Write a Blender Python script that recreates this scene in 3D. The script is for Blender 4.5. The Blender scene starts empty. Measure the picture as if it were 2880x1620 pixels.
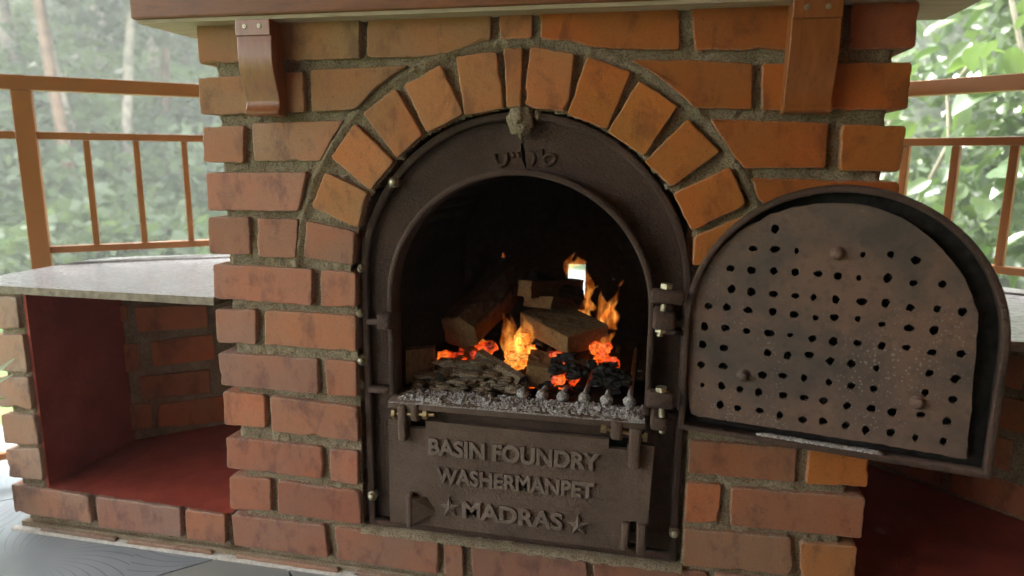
import bpy, bmesh, math, random
import numpy as np
from mathutils import Vector, Matrix, noise
from mathutils.geometry import delaunay_2d_cdt
random.seed(7); rng = np.random.default_rng(7)
sc = bpy.context.scene
C = sc.collection
# ------------------------------------------------------------------ camera
F, YAW, PITCH, ROLL = 1.33872, 0.20681, -0.18749, -0.00807
CAM = np.array([0.2624, -1.2907, 0.925])
def _R():
    cr, sr = math.cos(ROLL), math.sin(ROLL); R1 = np.array([[cr,0,sr],[0,1,0],[-sr,0,cr]])
    cp, sp = math.cos(PITCH), math.sin(PITCH); R2 = np.array([[1,0,0],[0,cp,-sp],[0,sp,cp]])
    cy, sy = math.cos(YAW), math.sin(YAW); R3 = np.array([[cy,-sy,0],[sy,cy,0],[0,0,1]])
    return R3 @ R2 @ R1
RM = _R()
cam_d = bpy.data.cameras.new('camera'); cam = bpy.data.objects.new('camera', cam_d); C.objects.link(cam)
cam_d.sensor_width = 36; cam_d.lens = F*18; cam_d.clip_start = 0.02; cam_d.clip_end = 400
m4 = Matrix.Identity(4)
for i in range(3):
    m4[i][0] = RM[i][0]; m4[i][1] = RM[i][2]; m4[i][2] = -RM[i][1]; m4[i][3] = CAM[i]
cam.matrix_world = m4
cam_d.dof.use_dof = True; cam_d.dof.focus_distance = 1.33; cam_d.dof.aperture_fstop = 2.6
sc.camera = cam
# ------------------------------------------------------------------ light
EXPOSURE = 3.9
w = bpy.data.worlds.new('World'); sc.world = w; w.use_nodes = True
nt = w.node_tree; nt.nodes.clear()
sky = nt.nodes.new('ShaderNodeTexSky'); sky.sky_type = 'NISHITA'; sky.sun_disc = False
sky.sun_elevation = math.radians(58); sky.sun_rotation = math.radians(-60)
sky.air_density = 1.0; sky.dust_density = 4.0; sky.ozone_density = 1.0
hs = nt.nodes.new('ShaderNodeHueSaturation'); hs.inputs['Saturation'].default_value = 0.22
bg = nt.nodes.new('ShaderNodeBackground'); bg.inputs[1].default_value = 0.15
wo = nt.nodes.new('ShaderNodeOutputWorld')
nt.links.new(sky.outputs[0], hs.inputs['Color']); nt.links.new(hs.outputs[0], bg.inputs[0]); nt.links.new(bg.outputs[0], wo.inputs[0])
sd = bpy.data.lights.new('sun', 'SUN'); sd.energy = 1.5; sd.angle = math.radians(12); sd.color = (1, .96, .9)
sun = bpy.data.objects.new('sun', sd); C.objects.link(sun)
_e, _a = math.radians(58), math.radians(-60)      # azimuth measured from +Y towards +X
sdir = Vector((math.sin(_a)*math.cos(_e), math.cos(_a)*math.cos(_e), math.sin(_e)))
sun.rotation_euler = sdir.to_track_quat('Z', 'Y').to_euler()
sc.view_settings.view_transform = 'Standard'; sc.view_settings.look = 'None'
sc.view_settings.exposure = EXPOSURE; sc.view_settings.gamma = 1; sc.view_settings.use_curve_mapping = False
sc.cycles.use_denoising = True; sc.cycles.max_bounces = 8; sc.cycles.diffuse_bounces = 5
sc.cycles.transparent_max_bounces = 24; sc.cycles.sample_clamp_indirect = 6; sc.cycles.caustics_reflective = False
# ------------------------------------------------------------------ projection helpers: pixel of the photo -> point on a real plane
def ray(px, py):
    return RM @ np.array([(px-1440)/1440, F, -(py-810)/1440])
def P(px, py, y=0.0):
    d = ray(px, py); return CAM + d*((y-CAM[1])/d[1])
def PZ(px, py, z=0.0):
    d = ray(px, py); return CAM + d*((z-CAM[2])/d[2])
def PP(px, py, p0, n):
    d = ray(px, py); n = np.array(n, float); return CAM + d*(((np.array(p0)-CAM)@n)/(d@n))
def XZ(pts, y=0.0): return [(lambda q: (q[0], q[2]))(P(a, b, y)) for a, b in pts]
# ------------------------------------------------------------------ materials
MATS = {}
class NT:
    def __init__(s, name, rough=.7, spec=.4):
        s.m = bpy.data.materials.new(name); s.m.use_nodes = True; s.t = s.m.node_tree
        s.b = s.t.nodes['Principled BSDF']; s.b.inputs['Roughness'].default_value = rough
        s.b.inputs['Specular IOR Level'].default_value = spec; MATS[name] = s.m
        g = s.n('ShaderNodeNewGeometry'); s.pos = g.outputs['Position']
    def n(s, ty, **kw):
        x = s.t.nodes.new(ty)
        for k, v in kw.items(): setattr(x, k, v)
        return x
    def l(s, a, b): s.t.links.new(a, b)
    def vec(s, scale, src=None):
        mp = s.n('ShaderNodeMapping'); mp.inputs['Scale'].default_value = scale; s.l(src or s.pos, mp.inputs[0]); return mp.outputs[0]
    def noise(s, scale, detail=5, rough=.6, vec=None, dist=0):
        x = s.n('ShaderNodeTexNoise'); x.inputs['Scale'].default_value = scale; x.inputs['Detail'].default_value = detail
        x.inputs['Roughness'].default_value = rough; x.inputs['Distortion'].default_value = dist
        s.l(vec or s.pos, x.inputs['Vector']); return x.outputs['Fac']
    def voro(s, scale, vec=None, out='Distance', feature='F1'):
        x = s.n('ShaderNodeTexVoronoi', feature=feature); x.inputs['Scale'].default_value = scale
        s.l(vec or s.pos, x.inputs['Vector']); return x.outputs[out]
    def ramp(s, fac, stops, interp='LINEAR'):
        r = s.n('ShaderNodeValToRGB'); cr = r.color_ramp; cr.interpolation = interp
        while len(cr.elements) < len(stops): cr.elements.new(.5)
        for e, (p, c) in zip(cr.elements, stops):
            e.position = p; e.color = (c, c, c, 1) if isinstance(c, (int, float)) else (*c, 1)
        s.l(fac, r.inputs[0]); return r.outputs[0]
    def mix(s, fac, a, b, mode='MIX'):
        x = s.n('ShaderNodeMix', data_type='RGBA', blend_type=mode)
        for sock, v in ((x.inputs[0], fac), (x.inputs[6], a), (x.inputs[7], b)):
            if isinstance(v, (int, float)): sock.default_value = v
            elif isinstance(v, tuple): sock.default_value = (*v, 1)
            else: s.l(v, sock)
        return x.outputs[2]
    def math(s, op, a, b=0.0, c=None):
        x = s.n('ShaderNodeMath', operation=op)
        for i, v in enumerate((a, b) if c is None else (a, b, c)):
            if isinstance(v, (int, float)): x.inputs[i].default_value = v
            else: s.l(v, x.inputs[i])
        return x.outputs[0]
    def attr(s, name, ty='GEOMETRY', out='Fac'):
        x = s.n('ShaderNodeAttribute', attribute_type=ty, attribute_name=name); return x.outputs[out]
    def rand(s): return s.n('ShaderNodeObjectInfo').outputs['Random']
    def ocol(s): return s.n('ShaderNodeObjectInfo').outputs['Color']
    def color(s, c):
        if isinstance(c, tuple): s.b.inputs['Base Color'].default_value = (*c, 1)
        else: s.l(c, s.b.inputs['Base Color'])
    def rough(s, r): s.l(r, s.b.inputs['Roughness'])
    def bump(s, h, strength=.5, dist=.002):
        x = s.n('ShaderNodeBump'); x.inputs['Strength'].default_value = strength; x.inputs['Distance'].default_value = dist
        s.l(h, x.inputs['Height']); s.l(x.outputs[0], s.b.inputs['Normal']); return x

def m_brick():
    s = NT('brick', .72, .35)
    rnd = s.rand(); oc = s.ocol()
    off = s.n('ShaderNodeVectorMath', operation='ADD'); sc_ = s.n('ShaderNodeVectorMath', operation='SCALE')
    cmb = s.n('ShaderNodeCombineXYZ'); s.l(rnd, cmb.inputs[0]); s.l(rnd, cmb.inputs[2]); s.l(cmb.outputs[0], sc_.inputs[0]); sc_.inputs['Scale'].default_value = 7
    s.l(s.pos, off.inputs[0]); s.l(sc_.outputs[0], off.inputs[1]); p = off.outputs[0]
    big = s.noise(11, 4, .6, s.vec((.6, 1, 1.1), p), .5)
    tint = s.noise(8, 3, .5, s.vec((.7, 1, .9), off.outputs[0]), .3)
    fine = s.noise(420, 3, .6, p)
    c = s.mix(s.ramp(tint, [(.34, 0.), (.66, 1.)]), s.mix(1., oc, (.90, 1.02, 1.02), 'MULTIPLY'), s.mix(1., oc, (1.08, .92, .76), 'MULTIPLY'))
    stain = s.noise(17, 6, .68, s.vec((1.0, 1, .6), p), .25)
    c = s.mix(s.math('MULTIPLY', s.ramp(stain, [(.51, 0.), (.63, 1.)]), .65), c, s.mix(1., oc, (.42, .42, .52), 'MULTIPLY'))
    streak = s.noise(26, 4, .6, s.vec((1.5, 1, .35), p))
    c = s.mix(s.math('MULTIPLY', s.ramp(streak, [(.52, 0.), (.75, 1.)]), .22), c, s.mix(1., oc, (.5, .5, .55), 'MULTIPLY'))
    lt = s.noise(20, 4, .6, s.vec((1.2, 1, .6), p))
    c = s.mix(s.math('MULTIPLY', s.ramp(lt, [(.55, 0.), (.74, 1.)]), .4), c, s.mix(1., oc, (1.16, 1.24, 1.2), 'MULTIPLY'))
    c = s.mix(s.math('MULTIPLY', s.ramp(fine, [(.35, 1.), (.5, 0.)]), .22), c, (.05, .03, .02))
    pits = s.voro(70, p); c = s.mix(s.math('MULTIPLY', s.ramp(pits, [(.04, 1.), (.09, 0.)]), .75), c, (.04, .025, .02))
    edge = s.attr('edge'); en = s.noise(130, 4, .7, p)
    dust = s.math('MULTIPLY', edge, s.ramp(en, [(.44, 0.), (.6, 1.)]))
    c = s.mix(s.math('MULTIPLY', dust, .75), c, (.33, .27, .21))
    smear = s.ramp(s.noise(9, 6, .7, s.vec((1, 1, 1.6), p), 1.2), [(.66, 0.), (.76, 1.)])
    c = s.mix(s.math('MULTIPLY', smear, .30), c, (.36, .29, .23))
    s.color(c)
    s.rough(s.ramp(big, [(.3, .62), (.7, .85)]))
    h = s.math('ADD', s.math('MULTIPLY', fine, .25), s.math('ADD', s.math('MULTIPLY', s.noise(60, 4, .6, p), .8), s.math('MULTIPLY', s.ramp(pits, [(.02, 0.), (.13, 1.)]), .35)))
    s.bump(h, .7, .0022)
def m_mortar():
    s = NT('mortar', .95, .15)
    n1 = s.noise(25, 5); n2 = s.noise(260, 4, .7)
    c = s.mix(s.ramp(n1, [(.35, 0.), (.65, 1.)]), (.33, .255, .165), (.48, .39, .27))
    c = s.mix(s.ramp(n2, [(.4, .6), (.55, 0.)]), c, (.07, .05, .03))
    s.color(c); s.bump(n2, 1., .006)
def m_iron(name, a, b):
    s = NT(name, .72, .25)
    n1 = s.noise(9, 5, .6); n2 = s.noise(330, 3, .6); n3 = s.noise(45, 5, .65)
    c = s.mix(s.ramp(n1, [(.35, 0.), (.65, 1.)]), a, b)
    c = s.mix(s.math('MULTIPLY', s.ramp(n3, [(.55, 0.), (.7, 1.)]), .6), c, (.115, .058, .033))
    c = s.mix(s.math('MULTIPLY', s.ramp(n2, [(.58, 0.), (.68, 1.)]), .35), c, (.18, .15, .13))
    s.color(c); s.rough(s.ramp(n3, [(.3, .6), (.7, .85)]))
    s.bump(s.math('ADD', n2, s.math('MULTIPLY', s.noise(150, 4, .7), 1.6)), .85, .0022)
def m_rust():
    s = NT('rusty_plate', .75, .3)
    n1 = s.noise(8, 5, .6, None, .5); n2 = s.noise(60, 5, .7); n3 = s.noise(300, 3)
    c = s.mix(s.ramp(n1, [(.35, 0.), (.62, 1.)]), (.085, .066, .055), (.175, .102, .072))
    c = s.mix(s.math('MULTIPLY', s.ramp(n2, [(.5, 0.), (.7, 1.)]), .5), c, (.055, .045, .04))
    v = s.voro(150); sel = s.noise(6, 4, .6)
    spots = s.math('MULTIPLY', s.ramp(v, [(.16, 1.), (.3, 0.)]), s.ramp(sel, [(.5, 0.), (.66, 1.)]))
    c = s.mix(s.math('MULTIPLY', spots, .6), c, (.33, .30, .28))
    s.color(c); s.bump(s.math('ADD', n2, s.math('MULTIPLY', n3, .5)), .5, .0016)
def simple(name, col, rough=.6, spec=.4, var=.25, scale=40, bump=.2, metal=0., bd=.001):
    s = NT(name, rough, spec); n = s.noise(scale, 5)
    s.color(s.mix(s.ramp(n, [(.35, 0.), (.65, 1.)]), tuple(x*(1-var) for x in col), tuple(min(1, x*(1+var)) for x in col)))
    s.b.inputs['Metallic'].default_value = metal
    if bump: s.bump(n, bump, bd)
    return s
def m_wood(name, a, b, rough, scale=(30, 30, 3), coat=0.):
    s = NT(name, rough, .5); v = s.vec(scale)
    n = s.noise(1.2, 5, .6, v, 1.5); f = s.noise(6, 4, .6, v, .3)
    c = s.mix(s.ramp(n, [(.35, 0.), (.65, 1.)]), a, b); c = s.mix(s.math('MULTIPLY', s.ramp(f, [(.5, 0.), (.7, 1.)]), .4), c, tuple(x*.45 for x in a))
    s.color(c); s.b.inputs['Coat Weight'].default_value = coat; s.b.inputs['Coat Roughness'].default_value = .25; s.bump(f, .15, .0008)
def m_glow(name, strength, hot, warm, dark, lo):
    """glowing coal: heat varies from coal to coal, cooler crust and ash on top, dark fissures"""
    s = NT(name, .9, .1); n = s.noise(22, 2, .5); k = s.noise(130, 4, .7); cr = s.voro(75, None, 'Distance', 'DISTANCE_TO_EDGE')
    s.color(s.mix(s.ramp(k, [(.4, 0.), (.6, 1.)]), (.02, .016, .014), (.24, .21, .19)))
    heat = s.math('ADD', s.math('MULTIPLY', n, .75), s.math('MULTIPLY', k, .25))
    e = s.ramp(heat, [(lo, (0, 0, 0)), (lo+.08, dark), (lo+.16, warm), (lo+.27, hot)])
    e = s.mix(s.math('MULTIPLY', s.ramp(cr, [(.02, 1.), (.10, 0.)]), .7), e, (.0, .0, .0))
    up = s.n('ShaderNodeSeparateXYZ'); g = s.n('ShaderNodeNewGeometry'); s.l(g.outputs['Normal'], up.inputs[0])
    e = s.mix(s.math('MULTIPLY', s.ramp(up.outputs[2], [(.6, 0.), (1., 1.)]), .45), e, (.0, .0, .0))
    s.l(e, s.b.inputs['Emission Color']); s.b.inputs['Emission Strength'].default_value = strength; s.bump(k, .8, .004)
def m_flame(name, strength):
    s = NT(name); s.t.nodes.remove(s.b)
    n = s.noise(42, 3, .6, s.vec((1.6, 1, .5)), .9); k = s.noise(95, 2, .5, s.vec((1.4, 1, .5)), .5)
    f = s.math('MULTIPLY', s.ramp(n, [(.36, .05), (.62, 1.)]), s.ramp(k, [(.3, .55), (.7, 1.)]))
    em = s.n('ShaderNodeEmission'); s.l(s.ramp(f, [(.1, (1., .10, .012)), (.45, (1., .25, .025)), (.9, (1., .48, .10))]), em.inputs[0])
    s.l(s.math('MULTIPLY', f, strength), em.inputs[1]); s.l(em.outputs[0], s.t.nodes['Material Output'].inputs['Volume'])
def m_leaf(name, a, b, c3, rough=.45, spec=.5, transl=.35, per_object=False):
    s = NT(name, rough, spec)
    src = s.rand() if per_object else s.attr('rnd')
    col = s.ramp(src, [(0., a), (.5, b), (1., c3)])
    s.color(col)
    tl = s.n('ShaderNodeBsdfTranslucent'); s.l(s.mix(1., col, (1.25, 1.35, .7), 'MULTIPLY'), tl.inputs[0]); mx = s.n('ShaderNodeMixShader'); mx.inputs[0].default_value = transl
    s.l(s.b.outputs[0], mx.inputs[1]); s.l(tl.outputs[0], mx.inputs[2]); s.l(mx.outputs[0], s.t.nodes['Material Output'].inputs[0])
def m_granite():
    s = NT('granite', .22, .6); v = s.vec((1., 1.8, 1.))
    n = s.noise(38, 5, .65, v, .4); f = s.noise(300, 3)
    c = s.mix(s.ramp(n, [(.42, 0.), (.6, 1.)]), (.27, .27, .285), (.52, .52, .53)); c = s.mix(s.ramp(f, [(.33, .7), (.45, 0.)]), c, (.15, .14, .14))
    s.color(c); s.rough(s.ramp(n, [(.4, .38), (.6, .22)]))
def m_tile():
    s = NT('patterned_tile', .16, .5)
    v = s.n('ShaderNodeTexVoronoi'); v.inputs['Scale'].default_value = 2.4; v.voronoi_dimensions = '2D'
    vv = s.vec((1, 1.2, 1)); s.l(vv, v.inputs['Vector'])
    sub = s.n('ShaderNodeVectorMath', operation='SUBTRACT'); s.l(vv, sub.inputs[0]); s.l(v.outputs['Position'], sub.inputs[1])
    sp = s.n('ShaderNodeSeparateXYZ'); s.l(sub.outputs[0], sp.inputs[0])
    an = s.math('MULTIPLY', s.math('ARCTAN2', sp.outputs[1], sp.outputs[0]), 6.2)
    ph = s.math('FRACT', s.math('ADD', s.math('ADD', an, s.math('MULTIPLY', v.outputs['Distance'], 8.)), 20.))
    line = s.ramp(ph, [(.0, 1.), (.07, .9), (.13, 0.), (1., 0.)])
    base = s.mix(s.ramp(s.noise(2.2, 3), [(.35, 0.), (.65, 1.)]), (.215, .25, .28), (.295, .33, .355))
    s.color(s.mix(s.math('MULTIPLY', s.math('MULTIPLY', line, s.ramp(v.outputs['Distance'], [(.10, 0.), (.35, 1.)])), .6), base, (.075, .095, .125)))
def m_red():
    s = NT('red_oxide', .6, .35); n = s.noise(12, 6, .65); f = s.noise(120, 4)
    c = s.mix(s.ramp(n, [(.35, 0.), (.65, 1.)]), (.24, .036, .022), (.36, .062, .038)); c = s.mix(s.ramp(f, [(.62, 0.), (.72, .5)]), c, (.36, .16, .11))
    s.color(c); s.bump(f, .35, .002)
def m_ash(name, lo, hi):
    s = NT(name, .95, .1); n = s.noise(300, 3, .7); k = s.noise(30, 4)
    c = s.mix(s.ramp(n, [(.42, 0.), (.6, 1.)]), lo, hi); s.color(s.mix(s.ramp(k, [(.4, 0.), (.65, .5)]), c, (.22, .19, .17))); s.bump(n, 1., .003)
m_brick(); m_mortar(); m_iron('worn_iron', (.145, .105, .084), (.22, .165, .132)); m_iron('cast_iron', (.058, .034, .025), (.094, .055, .041)); m_iron('dusty_iron', (.092, .060, .043), (.150, .100, .073)); m_rust(); m_flame('flame', 2.6); m_flame('flame_core', 6.5); m_granite(); m_tile(); m_red(); m_ash('ash', (.20, .185, .175), (.62, .59, .57)); m_ash('ash_brown', (.13, .095, .06), (.38, .29, .19))
simple('soot', (.020, .017, .015), .95, .1, .5, 60, .5, 0, .003)
simple('plain_tile', (.26, .28, .27), .18, .5, .05, 3, 0)
simple('grout', (.48, .46, .42), .9, .2, .2, 90, .5)
simple('rail_paint', (.35, .145, .040), .42, .5, .08, 8, 0)
simple('zinc', (.40, .35, .25), .45, .5, .25, 80, .1, .8)
simple('brass', (.36, .27, .14), .45, .5, .2, 80, .1, .9)
simple('bark_pale', (.34, .30, .24), .9, .2, .35, 6, .5)
simple('bark_warm', (.20, .135, .09), .9, .2, .3, 6, .5)
simple('charcoal', (.016, .014, .013), .8, .3, .5, 70, .8, 0, .004)
simple('firebrick_yellow', (.24, .17, .085), .9, .2, .4, 40, .6, 0, .003)
simple('grass', (.07, .12, .035), .9, .1, .35, 1.5, 0)
simple('hill_green', (.055, .085, .035), .95, .1, .4, .3, 0)
simple('bounce_paint', (.42, .17, .05), .8, .2, .06, 2, 0)  # orange of the added walls, picked for warm dim bounce
simple('terracotta', (.35, .14, .07), .8, .2, .15, 30, .2)
simple('stone_edge', (.27, .225, .17), .85, .2, .35, 60, .4, 0, .002)
simple('hole_backdrop', (.26, .28, .26), .9, .2, .1, 6, .2)
simple('soil', (.06, .045, .03), .95, .1, .3, 60, .5)
m_wood('varnished_wood', (.19, .058, .019), (.27, .088, .028), .62, (4, 26, 26), .1)
m_wood('bracket_wood', (.23, .070, .016), (.34, .108, .026), .38, (22, 22, 4), .3)
m_wood('raw_wood', (.40, .31, .20), (.52, .42, .29), .75, (3, 26, 26))
m_wood('ceiling_wood', (.26, .12, .045), (.36, .18, .07), .6, (2, 18, 18))
def m_log(name, a, b, char):
    s = NT(name, .88, .2); f = s.noise(160, 4, .7); g = s.noise(24, 5, .65, None, .8); v = s.voro(48, s.vec((1, 1, .6)), 'Distance', 'F1')
    c = s.mix(s.ramp(f, [(.35, 0.), (.65, 1.)]), a, b); c = s.mix(s.ramp(g, [(char, 0.), (char+.12, .92)]), c, (.012, .010, .009))
    c = s.mix(s.math('MULTIPLY', s.ramp(s.noise(70, 5, .7), [(.60, 0.), (.70, 1.)]), .5), c, (.26, .24, .22))
    s.color(c); s.bump(s.math('ADD', s.math('MULTIPLY', f, .5), s.math('ADD', g, s.math('MULTIPLY', v, .8))), .9, .005)
m_log('log_wood', (.15, .085, .036), (.26, .15, .065), .64); m_log('log_bark', (.075, .034, .018), (.13, .06, .03), .56)
m_glow('ember_hot', .10, (1., .36, .05), (1., .16, .010), (.5, .04, .003), .30)
m_glow('ember_red', .095, (1., .15, .014), (.8, .05, .005), (.25, .012, .002), .33)
m_leaf('leaf_far', (.080, .110, .066), (.115, .148, .092), (.165, .20, .13), .55, .4, .35)
m_leaf('leaf_bush', (.085, .120, .065), (.115, .155, .085), (.155, .20, .115), .5, .4, .4)
m_leaf('leaf_broad', (.050, .088, .034), (.085, .125, .060), (.13, .20, .06), .30, .9, .28, True)
m_leaf('leaf_near', (.050, .088, .034), (.085, .125, .060), (.13, .20, .06), .30, .9, .28)
m_leaf('leaf_striped', (.10, .25, .03), (.16, .34, .05), (.45, .5, .38), .35, .5, .4, True)
# ------------------------------------------------------------------ object helpers
WORLD = {}
def tag(o, label=None, cat=None, group=None, kind=None):
    for k, v in (('label', label), ('category', cat), ('group', group), ('kind', kind)):
        if v: o[k] = v
    return o
def empty(name, loc, label=None, cat=None, group=None):
    o = bpy.data.objects.new(name, None); C.objects.link(o); o.location = loc; o.empty_display_size = .05
    WORLD[o.name] = Vector(loc); return tag(o, label, cat, group)
def mk(name, verts, faces, mat, parent=None, smooth=False, attrs=None, recalc=True, color=None, origin=None):
    """link one mesh object; verts are world coordinates, its origin becomes their centre"""
    v = np.asarray(verts, dtype=float).reshape(-1, 3)
    c = v.mean(0) if origin is None else np.array(origin)
    me = bpy.data.meshes.new(name); me.from_pydata((v-c).tolist(), [], [tuple(int(i) for i in f) for f in faces])
    if recalc:
        bm = bmesh.new(); bm.from_mesh(me); bmesh.ops.recalc_face_normals(bm, faces=bm.faces); bm.to_mesh(me); bm.free()
    if attrs:
        for k, a in attrs.items():
            at = me.attributes.new(k, 'FLOAT', 'POINT'); at.data.foreach_set('value', np.asarray(a, dtype=np.float32))
    if smooth: me.polygons.foreach_set('use_smooth', [True]*len(me.polygons))
    me.materials.append(MATS[mat]); me.update()
    o = bpy.data.objects.new(name, me); C.objects.link(o); WORLD[o.name] = Vector(c)
    if parent is not None:
        o.parent = parent; o.location = Vector(c)-WORLD[parent.name]
    else: o.location = Vector(c)
    if color: o.color = (*color, 1)
    return o
def join(parts):
    V, Fc, n = [], [], 0
    for v, f in parts:
        V += [tuple(x) for x in v]; Fc += [tuple(i+n for i in q) for q in f]; n += len(v)
    return V, Fc
def box(c, h, R=None, bev=0.0):
    """rounded box: centre, half sizes, optional 3x3 rotation"""
    bm = bmesh.new(); bmesh.ops.create_cube(bm, size=2)
    for v in bm.verts: v.co = Vector((v.co.x*h[0], v.co.y*h[1], v.co.z*h[2]))
    if bev: bmesh.ops.bevel(bm, geom=bm.edges[:], offset=bev, segments=2, affect='EDGES', profile=.5)
    V = [v.co[:] for v in bm.verts]; bm.verts.index_update(); Fc = [[v.index for v in f.verts] for f in bm.faces]; bm.free()
    V = np.array(V)
    if R is not None: V = V @ np.array(R).T
    return (V+np.array(c)).tolist(), Fc
def bx(x0, x1, y0, y1, z0, z1, bev=0.0): return box(((x0+x1)/2, (y0+y1)/2, (z0+z1)/2), (abs(x1-x0)/2, abs(y1-y0)/2, abs(z1-z0)/2), None, bev)
def tube(path, rad, n=8, caps=True):
    path = [np.array(p, float) for p in path]; rad = [rad]*len(path) if isinstance(rad, (int, float)) else rad
    V, Fc = [], []; up = None
    for i, p in enumerate(path):
        t = path[min(i+1, len(path)-1)]-path[max(i-1, 0)]; t = t/np.linalg.norm(t)
        if up is None: up = np.array([0, 0, 1.]) if abs(t[2]) < .9 else np.array([1., 0, 0])
        a = np.cross(t, up); a /= np.linalg.norm(a); b = np.cross(a, t); up = b
        for k in range(n):
            an = 2*math.pi*k/n; V.append(p+rad[i]*(math.cos(an)*a+math.sin(an)*b))
    for i in range(len(path)-1):
        for k in range(n): Fc.append((i*n+k, i*n+(k+1) % n, (i+1)*n+(k+1) % n, (i+1)*n+k))
    if caps: Fc += [tuple(range(n)), tuple(range((len(path)-1)*n, len(path)*n))]
    return V, Fc
def hexbolt(c, axis, r, h, n=6):
    a = np.array(axis, float); a /= np.linalg.norm(a); c = np.array(c, float)
    return tube([c, c+a*h*.85, c+a*h], [r, r, r*.85], n)
def poly_area(p): return .5*sum(p[i][0]*p[(i+1) % len(p)][1]-p[(i+1) % len(p)][0]*p[i][1] for i in range(len(p)))
def resample(poly, step):
    out = []
    for i, a in enumerate(poly):
        b = poly[(i+1) % len(poly)]; L = math.dist(a, b); n = max(1, round(L/step))
        for k in range(n): out.append((a[0]+(b[0]-a[0])*k/n, a[1]+(b[1]-a[1])*k/n))
    return out
def brick(outline, mapf, depth=.1, r=.0019, jit=.0007, step=.010, seed=0, parent=None, color=(.4, .17, .09), proud=0., name='brick', mat='brick', chip=.003):
    """one brick: outline on the wall plane (a, b), mapf(a, b, d) -> world with d into the wall"""
    if poly_area(outline) < 0: outline = outline[::-1]
    # round the corners of the outline a little, then roughen it
    n0 = len(outline); rc = []
    for i in range(n0):
        a, b, c = outline[i-1], outline[i], outline[(i+1) % n0]
        for q, s_ in ((a, 1), (c, 1)):
            L = math.dist(q, b); t = min(.004, L*.3)/max(L, 1e-6); rc.append((b[0]+(q[0]-b[0])*t, b[1]+(q[1]-b[1])*t))
    pts = resample(rc, step); n = len(pts)
    nor = []
    for i in range(n):
        t = (pts[(i+1) % n][0]-pts[i-1][0], pts[(i+1) % n][1]-pts[i-1][1]); L = math.hypot(*t) or 1; nor.append((-t[1]/L, t[0]/L))   # inward for ccw
    lim, far = [], []
    for i in range(n):
        m_ = 9.
        for j in range(n):
            if min(abs(i-j), n-abs(i-j)) > 3: m_ = min(m_, math.dist(pts[i], pts[j]))
        lim.append(min(1., .40*m_/(r*2.2))); far.append(m_)
    rs = random.Random(seed); base = []
    for i, p in enumerate(pts):
        j = noise.noise((p[0]*60+seed*3.1, p[1]*60, seed*1.7))*jit*1.6+rs.gauss(0, jit*.45)
        ch = max(0, noise.noise((p[0]*38+seed*9.7, p[1]*38, 5.5))-.28)*chip*3
        j = min(j+ch, .2*far[i]); ch = min(ch, .2*far[i]); base.append((p[0]+nor[i][0]*j, p[1]+nor[i][1]*j, ch))
    ta, tb = rs.gauss(0, .007), rs.gauss(0, .007); ca = sum(p[0] for p in pts)/n; cb = sum(p[1] for p in pts)/n
    def dd(a, b): return -proud+(a-ca)*ta+(b-cb)*tb
    V, E, Fc = [], [], []
    for (ins, d, e) in ((r*2.2, 0., 0.), (r*1.5, .0001, .2), (r*.9, r*.14, .6), (r*.3, r*.42, 1.), (0., r*1.1, 1.), (0., depth, .3)):
        for i, (a, b, ch) in enumerate(base):
            aa, bb = a+nor[i][0]*ins*lim[i], b+nor[i][1]*ins*lim[i]
            V.append(mapf(aa, bb, dd(aa, bb)+d+(ch*.5 if d < depth and 0 < ins < r else 0))); E.append(e)
    for k in range(5):
        for i in range(n): Fc.append((k*n+i, k*n+(i+1) % n, (k+1)*n+(i+1) % n, (k+1)*n+i))
    Fc.append(tuple(range(n))); Fc.append(tuple(range(5*n, 6*n)))
    o = mk(name, V, Fc, mat, parent, True, {'edge': E}, True, color)
    for p in o.data.polygons:
        if p.loop_total > 4: p.use_smooth = False
    return o
wallmap = lambda a, b, d: (a, d, b)
def vary(col, seed, amt=.12):
    rs = random.Random(seed*77+3); k = 1+rs.uniform(-amt, amt); h = rs.uniform(-.10, .10)
    return (min(1, col[0]*k), min(1, col[1]*k*(1+h)), min(1, col[2]*k*(1+1.6*h)))
def sweep(path, hw, yf, yb, r=.003, closed=False, mapf=wallmap):
    """ribbon of half width hw along a 2-D path in the wall plane, front at yf, back at yb"""
    n = len(path); V, Fc = [], []
    prof = [(-hw, yb), (-hw, yf+r), (-hw+.3*r, yf+.3*r), (-hw+r, yf), (hw-r, yf), (hw-.3*r, yf+.3*r), (hw, yf+r), (hw, yb)]; m = len(prof)
    for i in range(n):
        if closed: t0, t1 = path[i-1], path[(i+1) % n]
        else: t0, t1 = path[max(i-1, 0)], path[min(i+1, n-1)]
        def nrm(a, b):
            L = math.dist(a, b) or 1; return ((b[1]-a[1])/L, -(b[0]-a[0])/L)
        if not closed and i in (0, n-1): nn = nrm(t0, t1); sc_ = 1
        else:
            n1, n2 = nrm(t0, path[i]), nrm(path[i], t1); sx, sy = n1[0]+n2[0], n1[1]+n2[1]; L = math.hypot(sx, sy) or 1
            nn = (sx/L, sy/L); sc_ = 1/max(.5, nn[0]*n1[0]+nn[1]*n1[1])
        for o, d in prof: V.append(mapf(path[i][0]+nn[0]*o*sc_, path[i][1]+nn[1]*o*sc_, d))
    for i in range(n if closed else n-1):
        j = (i+1) % n
        for k in range(m): Fc.append((i*m+k, i*m+(k+1) % m, j*m+(k+1) % m, j*m+k))
    if not closed: Fc += [tuple(range(m)), tuple(range((n-1)*m, n*m))]
    return V, Fc
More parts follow.
